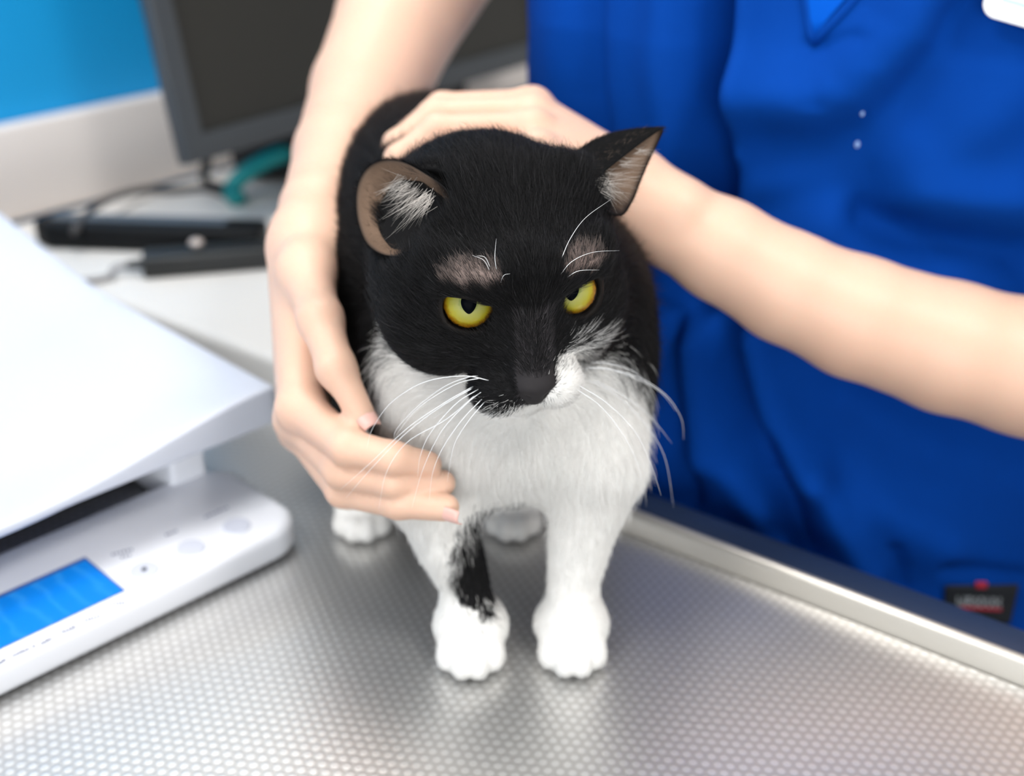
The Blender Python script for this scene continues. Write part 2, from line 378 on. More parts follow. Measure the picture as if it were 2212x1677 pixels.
for a, c in zip(loop, loop[1:]+loop[:1]): bm.faces.new([bv[a], bv[n0+a], bv[n0+c], bv[c]])
bmesh.ops.recalc_face_normals(bm, faces=bm.faces)
es = [e for e in bm.edges if len(e.link_faces) == 2 and e.calc_face_angle(0) > .9]
bmesh.ops.bevel(bm, geom=es, offset=.0022, segments=3, affect='EDGES', profile=.5)
bm_mesh('tray', bm, M_tray, sroot, angle=50)
# display: recess frame + lit panel
M_rec = mat('display_recess', lin(70, 100, 170), .4)
M_lcd = mat('blue_backlit_display', lin(0, 110, 200), .3, emit=(lin(0, 128, 220), .42))
nt = M_lcd.node_tree; b = nt.nodes['Principled BSDF']; tc = nt.nodes.new('ShaderNodeTexCoord'); mp = nt.nodes.new('ShaderNodeMapping')
mp.inputs['Rotation'].default_value = (0, 0, math.radians(-45)); nt.links.new(tc.outputs['Object'], mp.inputs['Vector'])
wv = nt.nodes.new('ShaderNodeTexWave'); wv.inputs['Scale'].default_value = 28; wv.inputs['Distortion'].default_value = 9; wv.inputs['Detail'].default_value = 2; nt.links.new(mp.outputs['Vector'], wv.inputs['Vector'])
pw = nt.nodes.new('ShaderNodeMath'); pw.operation = 'POWER'; pw.inputs[1].default_value = 5; nt.links.new(wv.outputs['Fac'], pw.inputs[0])
mx = nt.nodes.new('ShaderNodeMix'); mx.data_type = 'RGBA'; mx.inputs['A'].default_value = lin(0, 138, 230); mx.inputs['B'].default_value = lin(60, 168, 240); nt.links.new(pw.outputs[0], mx.inputs['Factor'])
nt.links.new(mx.outputs['Result'], b.inputs['Emission Color'])
lx0, lx1, ly0, ly1 = -.205, -.0985, .0042, .0455
bm = prism_bm(rect(lx0, lx1, ly0, ly1), .0195, .0208, .0003, 1, sfr); disp = bm_mesh('display', bm, M_rec, sroot)
bm = prism_bm(rect(lx0+.003, lx1-.0015, ly0+.0006, ly1-.0035), .0200, .0211, 0, frame=sfr); bm_mesh('screen', bm, M_lcd, disp)
for n, (px, py) in enumerate(((312, 1233), (412, 1185), (511, 1137))):
    c = G(px, py, .0206)
    bm = bmesh.new(); bmesh.ops.create_cone(bm, cap_ends=True, segments=40, radius1=.0078, radius2=.0072, depth=.0012, matrix=Matrix.Translation(c+V(0, 0, .0002)))
    bt = bm_mesh('button', bm, M_btn, sroot)
    if n == 0:
        bm = bmesh.new(); bmesh.ops.create_cone(bm, cap_ends=True, segments=20, radius1=.0014, radius2=.0014, depth=.0008, matrix=Matrix.Translation(c+V(0, 0, .0009)))
        bm_mesh('indicator_dot', bm, M_dot, bt); bt['label'] = 'button with a small dark dot'
def marks(name, rows, m, parent, z=.0205):
    """tiny illegible print: rows of short upright strokes; rows = (px0, py0, px1, py1, n, height)"""
    bm = bmesh.new()
    for (x0, y0, x1, y1, n, hh) in rows:
        a, c = G(x0, y0, z), G(x1, y1, z); d = unit(c-a); up = V(-d[1], d[0], 0); Lg = np.linalg.norm(c-a); w = Lg/n
        for i in range(n):
            o = a+d*(w*i); k = hh*(.75+.5*random.random()); u0 = .0
            q = [o, o+d*w*.62, o+d*w*.62+up*k, o+up*k]
            f = bm.faces.new([bm.verts.new(p) for p in q])
            r = bmesh.ops.extrude_face_region(bm, geom=[f]); bmesh.ops.translate(bm, verts=[g for g in r['geom'] if isinstance(g, bmesh.types.BMVert)], vec=(0, 0, .0002))
    return bm_mesh(name, bm, m, parent, smooth=False)
marks('printed_text', [(228, 1310, 274, 1302, 7, .0016), (182, 1342, 220, 1330, 6, .0016), (135, 1367, 167, 1354, 5, .0018), (92, 1392, 117, 1378, 4, .0018), (72, 1399, 80, 1395, 2, .0018), (28, 1418, 66, 1402, 6, .0018), (0, 1436, 16, 1424, 3, .0018)], M_ink, sroot)
marks('printed_text', [(242, 1200, 290, 1188, 6, .0016), (262, 1206, 286, 1199, 3, .0014)], M_ink, sroot)
marks('printed_text', [(360, 1158, 386, 1147, 4, .0016)], M_ink, sroot)
marks('printed_text', [(444, 1119, 496, 1096, 7, .0014)], M_ink, sroot)
# ================================================================ MONITOR
BL = G(408, 357, .097); MD = unit(V(.609, .793, 0)); MB = V(-MD[1], MD[0], 0); tau = math.radians(10.5)
MU = MB*math.sin(tau)+V(0, 0, math.cos(tau)); MN = np.cross(MD, MU)           # MN towards the viewer side
if MN@(CAM-BL) < 0: MN = -MN
M_bez = mat('dark_bezel', lin(62, 66, 70), .42)
M_scr = mat('matt_dark_screen', lin(46, 45, 41), .38, spec=.35)
M_blk = mat('black_plastic', lin(12, 14, 16), .55, spec=.2)
mroot = empty('computer_monitor', (*(BL+MD*.25+MB*.08)[:2], .03), 'dark grey flat monitor standing on the worktop, screen off', 'monitor')
mf = (BL, MD, MU, MN)
def frame_bm(x0, x1, y0, y1, ix0, ix1, iy0, iy1, z0, z1):
    bm = bmesh.new()
    o = [(x0, y0), (x1, y0), (x1, y1), (x0, y1)]; i = [(ix0, iy0), (ix1, iy0), (ix1, iy1), (ix0, iy1)]
    vv = {}
    for k in range(4):
        for nm, L, z in (('of', o, z1), ('if', i, z1), ('ob', o, z0), ('ib', i, z0)): vv[nm, k] = bm.verts.new((*L[k], z))
    for k in range(4):
        j = (k+1) % 4
        for a, c in (('of', 'if'), ('if', 'ib'), ('ib', 'ob'), ('ob', 'of')): bm.faces.new([vv[a, k], vv[a, j], vv[c, j], vv[c, k]])
    bmesh.ops.recalc_face_normals(bm, faces=bm.faces)
    bmesh.ops.bevel(bm, geom=list(bm.edges), offset=.0015, segments=2, affect='EDGES', profile=.5)
    O, ax, ay, az = [Vector(q) for q in mf]
    for v in bm.verts: v.co = O+ax*v.co.x+ay*v.co.y+az*v.co.z
    return bm
bm_mesh('bezel', frame_bm(0, .5, 0, .32, .021, .479, .021, .299, -.014, 0), M_bez, mroot)
bm_mesh('screen', prism_bm(rect(.0205, .4795, .0205, .2995), -.012, -.006, 0, frame=mf), M_scr, mroot, smooth=False)
bm_mesh('back_housing', prism_bm(rect(.04, .46, .03, .29), -.055, -.0145, .01, frame=mf), M_blk, mroot)
mc = BL+MD*.37-MN*.055
bm_mesh('stand_neck', prism_bm(rect(-.03, .03, -.014, .014), .046, .2, .004, frame=(V(mc[0], mc[1], 0), MD, MB, V(0, 0, 1))), M_blk, mroot)
bm_mesh('stand_base', prism_bm(rect(-.09, .09, -.06, .05, .03), .0305, .0455, .004, frame=(V(mc[0], mc[1], 0), MD, MB, V(0, 0, 1))), M_blk, mroot)
# ================================================================ SMALL THINGS ON THE WORKTOP
# long device lying on the worktop
a0 = G(62, 528, .034); a1 = G(560, 545, .034); dd = unit(V(*(a1-a0)[:2], 0)); dn = V(-dd[1], dd[0], 0)
dev = empty('electronic_device', (*a0[:2], .03), 'long black electronic device with one round silver button lying on the worktop', 'device')
dl = float(np.linalg.norm((a1-a0)[:2]))
outl = [(0, .012), (.016, 0), (dl, 0), (dl, .034), (.02, .034), (.006, .028)]
body = bm_mesh('body', prism_bm(outl, .0302, .051, .004, frame=(V(a0[0], a0[1], 0), dd, dn, V(0, 0, 1))), M_blk, dev)
M_lab = mat('grey_device_label', lin(92, 102, 112), .5, var=(80, .35))
bm_mesh('label_sticker', prism_bm(rect(.014, .16, .015, .031, .003), .0508, .0514, 0, frame=(V(a0[0], a0[1], 0), dd, dn, V(0, 0, 1))), M_lab, dev)
kc = G(424, 524, .0520)
bm = bmesh.new(); bmesh.ops.create_uvsphere(bm, u_segments=20, v_segments=12, radius=.0056, matrix=Matrix.Translation(kc)@Matrix.Diagonal((1, 1, .6, 1)))
bm_mesh('button', bm, mat('silver', lin(205, 192, 184), .35, metal=.3), dev)['label'] = 'small round silver button'
# power brick
b0 = G(310, 604, .0305); b1 = G(640, 577, .0305); bd = unit(V(*(b1-b0)[:2], 0)); bn = V(-bd[1], bd[0], 0)
M_brk = mat('black_adapter', lin(34, 36, 36), .45)
brk = empty('power_adapter', (*b0[:2], .03), 'black power adapter brick with a grey lead, in front of the long device', 'power adapter')
bm_mesh('housing', prism_bm(rect(0, .105, 0, .026, .003), .0302, .0470, .003, frame=(V(b0[0], b0[1], 0), bd, bn, V(0, 0, 1))), M_brk, brk)
M_cab1 = mat('grey_lead', lin(150, 148, 150), .5); M_cab2 = mat('dark_lead', lin(70, 68, 68), .5)
pl = catmull([V(*(b0+bd*.004+bn*.012)[:2], .039), V(*(b0-bd*.02+bn*.014)[:2], .037), G(235, 598, .0335), G(170, 606, .033), G(110, 590, .033), G(40, 560, .033), G(-40, 520, .033)], 8)
tube('lead', pl, .0026, M_cab1, brk, k=10)
tube('strain_relief', catmull([V(*(b0+bd*.002+bn*.012)[:2], .039), V(*(b0-bd*.012+bn*.0135)[:2], .038)], 6), np.linspace(.0045, .0032, 7), M_brk, brk, k=10)
# cable from the device up to the monitor
cb = catmull([G(160, 500, .0505), G(175, 478, .05), G(205, 447, .05), G(250, 424, .045), G(310, 411, .038), G(380, 411, .034), G(440, 406, .034), G(475, 415, .034), G(500, 430, .034)], 10)
cab = tube('cable', cb, .0034, M_cab2, None, (*cb[0][:2], .03), k=10); tag(cab, 'dark grey cable arching across the worktop from the long device to the monitor', 'cable')
kn = catmull([U(448, 345, 1.06), G(440, 378, .05), G(452, 398, .036), G(470, 402, .036), G(490, 412, .035), G(505, 420, .035)], 8)
k2 = tube('cable', kn, .0042, M_blk, None, (*kn[2][:2], .03), k=10); tag(k2, 'black cable hanging below the corner of the monitor and coiling on the worktop', 'cable')
# teal band and black pouch under the monitor
M_teal = mat('teal_rubber', lin(0, 138, 140), .5)
tp = catmull([G(515, 432, .036), G(500, 412, .04), G(520, 383, .05), G(553, 358, .058), G(592, 338, .062), G(628, 328, .06), G(660, 330, .05), G(672, 350, .036)], 8)
tb = tube('band', tp, .0082, M_teal, None, (*tp[0][:2], .03), k=12); tag(tb, 'curved teal band lying on the worktop under the monitor', 'band')
pc = G(590, 405, .03)
bm = bmesh.new(); bmesh.ops.create_uvsphere(bm, u_segments=32, v_segments=20, radius=1)
for v in bm.verts:
    sgn = lambda t, e: math.copysign(abs(t)**e, t)
    v.co = Vector((pc[0]+.016+.060*sgn(v.co.x, .6), pc[1]+.050+.048*sgn(v.co.y, .6), .031+.027+.027*sgn(v.co.z, .55)))
pou = bm_mesh('pouch', bm, mat('black_fabric', lin(14, 15, 17), .8), None, (*pc[:2], .031)); tag(pou, 'black soft pouch on the worktop beneath the monitor, beside the teal band', 'pouch')
# ================================================================ CAT
yaw, phi = math.radians(17), math.radians(14)
ex = V(math.cos(yaw), math.sin(yaw), 0); f0 = V(math.sin(yaw), -math.cos(yaw), 0)
ey = f0*math.cos(phi)+V(0, 0, -math.sin(phi)); ez = np.cross(ex, ey)*-1
if ez[2] < 0: ez = -ez
HR = np.stack([ex, ey, ez], 1)                    # local (right, forward, up) -> world
EYE = V(.0235, .0285, .006)                       # eyeball centre, mirrored in x
eyeC = {-1: U(1012, 652, .501), 1: U(1233, 624, .5110)}
HC = (eyeC[-1]+eyeC[1])/2-HR@V(0, EYE[1], EYE[2])
ROLLX = unit(eyeC[1]-eyeC[-1])
def Hl(P): return (P-HC.astype(np.float32))@HR.astype(np.float32)     # world -> head local
def Hw(p): return HC+HR@np.asarray(p, float)
EL = {s: (eyeC[s]-HC)@HR for s in (-1, 1)}        # eye centres in head space
ER = .0112
def eye_axes(s):
    fwd = unit(V(.24*s, 1, .36)); out = unit(V(s, 0, 0)-fwd*(V(s, 0, 0)@fwd)); up = np.cross(out, fwd)*s
    if up[2] < 0: up = -up
    return out, fwd, up
def sd_head(P):
    q = Hl(P)
    d = ell(q, (0, -.010, .0045), (.0455, .048, .0345))
    d = smin(d, ell(q, (0, -.032, .001), (.038, .038, .034)), .02)
    for s in (-1, 1):
        d = smin(d, ell(q, (s*.0275, .004, -.013), (.0245, .033, .0255)), .016)
        d = smin(d, rc(q, (s*.012, .036, .021), (s*.033, .020, .021), .0075, .0065), .012)
        d = smin(d, rc(q, (s*.014, .034, -.010), (s*.034, .014, -.010), .010, .010), .012)
        d = smin(d, ell(q, (s*.030, -.010, .026), (.017, .016, .017)), .014)   # ear bases
    d = smin(d, rc(q, (0, .030, .015), (0, .0485, -.015), .0150, .0096), .010)
    for s in (-1, 1):
        d = smin(d, ell(q, (s*.0110, .0450, -.0270), (.0132, .0128, .0108)), .006)
    d = smin(d, ell(q, (0, .036, -.0380), (.0115, .0135, .0085)), .007)
    d = smin(d, ell(q, (0, .0553, -.0178), (.0084, .0064, .0048)), .003); d = smin(d, ell(q, (0, .0548, -.0228), (.0046, .0056, .0058)), .003)      # nose leather
    for s in (-1, 1):
        d = smax(d, -ell(q, (s*.0046, .0605, -.0225), (.0020, .0032, .0014)), .001)
        o, f, u = eye_axes(s); r = q-EL[s].astype(np.float32)
        a, w, h = r@o.astype(np.float32), r@f.astype(np.float32), r@u.astype(np.float32)
        d = smin(d, np.linalg.norm(r, axis=1)-(ER+.0016), .006)
        # brow shelf that overhangs the eye
        d = smin(d, rc(q, EL[s]+o*-.012+f*.0075+u*.0066, EL[s]+o*.009+f*.0065+u*.0108, .0042, .0040), .006)
        disc = np.sqrt(((a+(.0018 if s > 0 else 0))/1.06)**2+(h/.98)**2)-.0098
        lid = (h-(.0046+.20*a-14*a*a if s < 0 else .0056+.16*a-8*a*a))*.96                     # straight upper lid, higher towards the outer corner
        inner = rc(q, EL[s]+o*-.0085+f*.004+u*-.002, EL[s]+o*-.0128+f*.010+u*-.0042, .0032, .0012)
        op = np.minimum(np.maximum(np.maximum(disc, lid), -w+.001), np.maximum(inner, lid-.001))
        d = smax(d, -op, .0012)
        d = np.maximum(d, -(np.linalg.norm(r, axis=1)-(ER-.0006)) if False else d)
    return d
neckA = Hw((0, -.022, -.004)); chestC = V(-.002, .080, .125)
# leg landmarks (measured on the photo, at their distance)
LG = {-1: [V(-.034, .062, .130), U(942, 1070, .588), U(968, 1170, .590), U(1002, 1255, .6005), U(1012, 1335, .6045)],
       1: [V(.032, .062, .130), U(1292, 1000, .582), U(1256, 1150, .592), U(1240, 1250, .6000), U(1238, 1335, .6045)]}
LGR = {-1: [.030, .021, .0150, .0118, .0128], 1: [.030, .0215, .0150, .0120, .0128]}
PW = {-1: V(G(1017, 1440)[0], G(1017, 1470)[1]+.0215, 0), 1: V(G(1236, 1440)[0], G(1236, 1465)[1]+.0215, 0)}
HP = {-1: V(G(778, 1178)[0], G(778, 1178)[1]+.024, 0), 1: V(G(1108, 1176)[0], G(1108, 1176)[1]+.024, 0)}
def paw(P, c, w, l, h, splay=0.0):
    d = ell(P, c+V(0, .004, h*.98), (w, l*.86, h*1.05))
    for k, (x, y, r) in enumerate(((-.62, -.50, .0066), (-.22, -.78, .0072), (.22, -.78, .0072), (.62, -.50, .0066))):
        tcen = c+V(x*w, y*l, r*1.02)
        d = smin(d, ell(P, tcen, (r*.80, r*1.45, r*1.05)), .0032)
    return d
EARS = ((U(862, 450, .507), .0165), (U(922, 440, .502), .0105), (U(926, 410, .505), .0085), (U(838, 405, .513), .013), (U(838, 505, .511), .0125), (U(900, 490, .505), .009), (U(1332, 398, .534), .0105))
def sd_body(P):
    d = ell(P, chestC, (.050, .072, .072))
    d = smin(d, ell(P, (-.004, .056, .118), (.040, .044, .044)), .02)              # chest bulge between the legs
    d = smin(d, ell(P, (-.031, .150, .133), (.074, .085, .082)), .03)              # ribcage
    d = smin(d, ell(P, (-.046, .225, .126), (.080, .095, .092)), .04)              # loin and rump
    d = smin(d, rc(P, chestC+V(0, -.005, .035), neckA, .044, .038), .025)             # neck
    d = smin(d, ell(P, (.020, .110, .136), (.049, .065, .062)), .02)
    for s in (-1, 1):
        d = smin(d, ell(P, (s*.040-.004, .075, .128), (.023, .042, .046)), .03)    # shoulders
        d = smin(d, chain(P, LG[s], LGR[s]), .016)
        d = smin(d, paw(P, PW[s], .0178, .021, .0128), .009)
        hx = HP[s]
        kn = V(hx[0]+(-.012 if s < 0 else .028), hx[1]+.055, .085); hip = V(-.030+s*.048, .225, .105)
        d = smin(d, rc(P, hip, kn, .046, .032), .03)
        hock = V(hx[0]+(-.006 if s < 0 else .010), hx[1]+.062, .030)
        d = smin(d, rc(P, kn, hock, .028, .013), .014)
        d = smin(d, rc(P, hock, hx+V(0, .01, .013), .012, .0125), .010)
        d = smin(d, paw(P, hx, .0170, .022, .0125), .009)
    tail = catmull([V(-.075, .300, .110), V(-.100, .340, .072), V(-.085, .385, .047), V(-.01, .405, .0445), V(.05, .385, .0445)], 5)
    d = smin(d, chain(P, tail, np.linspace(.022, .012, len(tail))), .02)
    return d
def sd_cat(P):
    out = sd_body(P)
    m = np.linalg.norm(P-HC.astype(np.float32), axis=1) < .125
    if m.any():
        out[m] = smin(out[m], sd_head(P[m]), .022)
        for c_, r_ in EARS:      # hollow of the ear canal
            out[m] = smax(out[m], -(np.linalg.norm(P[m]-c_.astype(np.float32), axis=1)-r_), .004)
    return np.maximum(out, -(P[:, 2]-.0004))
hx0, hx1 = HC[0]-.062, HC[0]+.062
xs = axis_coords([(-.155, hx0, .0026), (hx0, hx1, .0012), (hx1, .125, .0026)])
ys = axis_coords([(HC[1]-.072, HC[1]+.035, .0012), (HC[1]+.035, .43, .003)])
ys = np.r_[ys[0]-.003, ys].astype(np.float32)
zs = axis_coords([(-.004, .03, .0016), (.03, HC[2]-.052, .0024), (HC[2]-.052, HC[2]+.062, .0012), (HC[2]+.062, HC[2]+.075, .003)])
cv, cq = surface(sd_cat, xs, ys, zs)
# ---------------------------------------------------------------- ears: thick cupped sheets joined to the body mesh
def ear_geo(rim, D, n=64, rings=16, pw=2.0, thick=.0013):
    R = catmull(np.vstack([rim, rim[:1]]), 12); L = np.r_[0, np.cumsum(np.linalg.norm(np.diff(R, axis=0), axis=1))]
    t = np.linspace(0, L[-1], n, endpoint=False); R = np.stack([np.interp(t, L, R[:, k]) for k in range(3)], 1)
    M = R.mean(0); inner = []
    for i in range(rings+1):
        u = i/rings; inner.append(M+(R-M)*u+D*(1-u**pw))
    inner = np.array(inner)
    gN = unit(D)
    outer = inner+gN*thick*1.0
    outer = outer+(inner-M)*0.0
    vs = np.vstack([inner.reshape(-1, 3), outer.reshape(-1, 3)]); k0 = (rings+1)*n; fs = []
    for i in range(rings):
        for j in range(n):
            a, b_, c, d_ = i*n+j, i*n+(j+1) % n, (i+1)*n+(j+1) % n, (i+1)*n+j
            fs.append((a, b_, c, d_)); fs.append((k0+d_, k0+c, k0+b_, k0+a))
    for j in range(n):
        a, b_ = rings*n+j, rings*n+(j+1) % n; fs.append((a, b_, k0+b_, k0+a))
    return vs, np.array(fs), inner, M
camd = unit(CAM-HC)
from mathutils.bvhtree import BVHTree
cbvh = BVHTree.FromPolygons([Vector(v) for v in cv], cq.tolist())
def onc(px, py, off=0.0, dflt=.52):
    w = CF+(px-1106)/FPX*CR-(py-838)/FPX*CU; h, n_, i_, d_ = cbvh.ray_cast(Vector(CAM), Vector(unit(w)))
    dd_ = dflt if h is None else float((np.array(h)-CAM)@CF)
    return U(px, py, dd_+off)
rimL = [U(980, 455, .500), U(964, 408, .4995), U(915, 372, .5035), U(868, 348, .509), U(826, 345, .515), U(793, 362, .519), U(773, 396, .520), U(768, 440, .519), U(775, 488, .517), U(795, 530, .516), U(835, 552, .516), U(892, 548, .5085), U(948, 510, .503)]
DL = -camd*.021+V(.008, 0, -.003)
rimR = [U(1268, 408, .5135), U(1300, 376, .519), U(1350, 336, .529), U(1398, 300, .539), U(1432, 279, .545), U(1424, 304, .549), U(1404, 345, .548), U(1384, 392, .544), U(1368, 432, .538), U(1342, 466, .528), U(1302, 450, .520)]
DR = V(-.019, .012, .0055)
eLv, eLq, eLi, eLM = ear_geo(np.array(rimL), DL)
eRv, eRq, eRi, eRM = ear_geo(np.array(rimR), DR)
nB_ = len(cv); nL_ = len(eLv)
allv = np.vstack([cv, eLv, eRv]); allq = np.vstack([cq, eLq+nB_, eRq+nB_+nL_])
# ---------------------------------------------------------------- coat pattern: a property of the place on the animal, not of the light
BLK = V(.0075, .0072, .0075); WHT = V(.90, .875, .84); SKN = V(.27, .20, .175)
def coat(P, jit=0.0):
    """0 = black, 1 = white"""
    n = vnoise(P, 90, 3)*.004+vnoise(P, 240, 5)*.002
    x, y, z = P[:, 0]+n, P[:, 1]+n*1.3+jit, P[:, 2]+n
    q = Hl(P.astype(np.float32)).astype(float)
    # --- body
    yb = np.where(x < 0, np.interp(z, [.0, .06, .085, .11, .14, .165, .185, .20], [.01, .010, .020, .030, .037, .032, -.01, -.3]), np.interp(z, [.06, .095, .115, .14, .165, .185, .20], [.075, .062, .045, .034, .024, -.01, -.3]))
    w = (y < yb)
    legz = (z < .092) & (y < .052)
    w = w | legz
    # hind feet and lower hind legs
    w = w | ((y >= .052) & (z < .040)) & (y < .21) | ((z < .058) & (y < .19) & (np.abs(x-.0) < .05) & (y > .06))
    # black patch on the inner/back side of the (picture-left) front leg
    xl = np.interp(P[:, 2], [PW[-1][2], .03, LG[-1][3][2], LG[-1][2][2], LG[-1][1][2]], [PW[-1][0], LG[-1][4][0], LG[-1][3][0], LG[-1][2][0], LG[-1][1][0]])
    thr = np.interp(z, [.015, .024, .034, .045, .060, .075, .085], [.020, .008, -.0015, -.0045, .003, .010, .05])
    w = w & ~((P[:, 0]-xl > thr) & (P[:, 0] < .006) & legz & (z > .025) & (P[:, 2] > .024) & (z < .078))
    # --- head
    hd = (np.linalg.norm(q-V(0, 0, -.002), axis=1) < .066) & (q[:, 2] > -.050) & (q[:, 1] > -.035)
    hn = vnoise(P, 130, 9)*.002
    hx, hy, hz = q[:, 0]+hn, q[:, 1], q[:, 2]+hn
    jaw = hz < np.interp(np.abs(hx), [0, .014, .024, .04], [-.0350, -.0335, -.0325, -.042])
    padR = (hx > .0045) & (hx < .030) & (hy > .030) & (hz < np.interp(hx, [.004, .010, .018, .03], [-.024, -.0135, -.015, -.020]))
    lipL = (hx < .005) & (hx > -.0105) & (hy > .04) & (hz < -.0285)
    wh = jaw | padR | lipL
    nose = (np.abs(q[:, 0]) < np.interp(q[:, 2], [-.0290, -.0235, -.0175], [.0012, .0062, .0090])) & (hy > .047) & (q[:, 2] > -.0290)
    wh = wh & ~nose
    back = hd & (q[:, 2] > -.034) | (hd & (q[:, 1] > .005))
    return np.where(back, wh, w).astype(float), hd
def brow(P):
    q = Hl(P.astype(np.float32)).astype(float); out = np.zeros(len(P))
    for s in (-1, 1):
        o, f, u = eye_axes(s); r = q-EL[s]-u*.0152-o*(-.0015)
        e = (r@o/.0140)**2+(r@u/.0066)**2
        e = e+vnoise(P, 150, 31+s)*.30
        out = np.maximum(out, np.clip(1.-e, 0, 1)**.8*(q[:, 1] > .005))
    return out
W, HD = coat(cv); BR = brow(cv)
col = BLK+(WHT-BLK)*W[:, None]
col = col+(SKN-col)*(BR*.9)[:, None]
ql = Hl(cv.astype(np.float32)).astype(float)
for s in (-1, 1):                                   # dark eyelid rims
    r = np.linalg.norm(ql-EL[s], axis=1); col[(r < ER+.0035)] = V(.012, .010, .009)
noseM = (np.abs(ql[:, 0]) < np.interp(ql[:, 2], [-.0285, -.0235, -.0175], [.0012, .0062, .0088])) & (ql[:, 1] > .0500) & (ql[:, 2] > -.0285) & (ql[:, 2] < -.011)
col[noseM] = V(.030, .027, .028)
inEar = V(.25, .165, .115)
def ear_cols(v, inner, M, D, lo, hi, fa, fb):
    # pinkish-brown skin on the outer flap, dark furry skin down in the canal and along the front edge
    k0 = inner.shape[0]*inner.shape[1]; c = np.tile(BLK, (len(v), 1)); u = np.repeat(np.linspace(0, 1, inner.shape[0]), inner.shape[1])
    n = vnoise(v[:k0], 120, 4)*.25; g = (v[:k0]-lo)@(hi-lo)/((hi-lo)@(hi-lo))
    k = sst(.15, .8, g+n*.3)*sst(.12, .6, u+n*.3)
    k = k*sst(.02, .40, (v[:k0]-fa)@(fb-fa)/((fb-fa)@(fb-fa))+n*.2)
    base = V(.018, .013, .011)+(inEar-V(.018, .013, .011))*np.clip(k, 0, 1)[:, None]
    rimk = sst(.92, .98, u)[:, None]; c[:k0] = base*(1-rimk)+BLK*rimk; return c
allc = np.vstack([col, ear_cols(eLv, eLi, eLM, DL, U(985, 540, .505), U(820, 395, .517), U(975, 430, .502), U(830, 430, .515)), ear_cols(eRv, eRi, eRM, DR, U(1290, 440, .52), U(1385, 350, .54), U(1262, 380, .512), U(1330, 420, .54))])
M_cat = attr_mat('cat_skin_and_undercoat', 'coat', .6, .08)
CL = (-.02, .12, 0)
cat = mesh('cat', allv, allq, M_cat, None, CL)
tag(cat, 'black and white cat with yellow eyes standing on the steel table', 'cat')
set_color(cat, 'coat', np.c_[allc, np.ones(len(allc))])
# ---------------------------------------------------------------- eyes
def eye_mat():
    m = mat('cat_iris', lin(196, 190, 60), .3, spec=.22, coat=.12); nt = m.node_tree; b = nt.nodes['Principled BSDF']
    tc = nt.nodes.new('ShaderNodeTexCoord'); sx = nt.nodes.new('ShaderNodeSeparateXYZ'); nt.links.new(tc.outputs['Generated'], sx.inputs[0])
    vm = nt.nodes.new('ShaderNodeVectorMath'); vm.operation = 'SUBTRACT'; vm.inputs[1].default_value = (.5, .5, 0); nt.links.new(tc.outputs['Generated'], vm.inputs[0])
    fl = nt.nodes.new('ShaderNodeVectorMath'); fl.operation = 'MULTIPLY'; fl.inputs[1].default_value = (2, 2, 0); nt.links.new(vm.outputs[0], fl.inputs[0])
    ln = nt.nodes.new('ShaderNodeVectorMath'); ln.operation = 'LENGTH'; nt.links.new(fl.outputs[0], ln.inputs[0])
    nz = nt.nodes.new('ShaderNodeTexNoise'); nz.inputs['Scale'].default_value = 16; nz.inputs['Detail'].default_value = 5; nt.links.new(tc.outputs['Generated'], nz.inputs['Vector'])
    ad = nt.nodes.new('ShaderNodeMath'); ad.operation = 'MULTIPLY_ADD'; ad.inputs[1].default_value = .16; nt.links.new(nz.outputs['Fac'], ad.inputs[0])
    sb = nt.nodes.new('ShaderNodeMath'); sb.operation = 'SUBTRACT'; sb.inputs[1].default_value = .08; nt.links.new(ln.outputs['Value'], sb.inputs[0]); nt.links.new(sb.outputs[0], ad.inputs[2])
    cr = nt.nodes.new('ShaderNodeValToRGB'); e = cr.color_ramp; e.elements[0].position = .0; e.elements[0].color = lin(118, 128, 72)
    e.elements[1].position = .99; e.elements[1].color = lin(26, 20, 12)
    for p, c in ((.30, lin(128, 136, 70)), (.38, lin(158, 156, 92)), (.58, lin(162, 158, 68)), (.72, lin(168, 154, 36)), (.82, lin(150, 112, 22)), (.875, lin(140, 92, 10)), (.91, lin(20, 15, 10))):
        n = e.elements.new(p); n.color = c
    nt.links.new(ad.outputs[0], cr.inputs[0]); nt.links.new(cr.outputs[0], b.inputs['Base Color']); return m
M_iris = eye_mat(); M_pup = mat('pupil_black', (.0012, .002, .0035, 1), .35, spec=.02)
M_haw = mat('inner_eyelid', lin(120, 122, 128), .3, coat=.6)
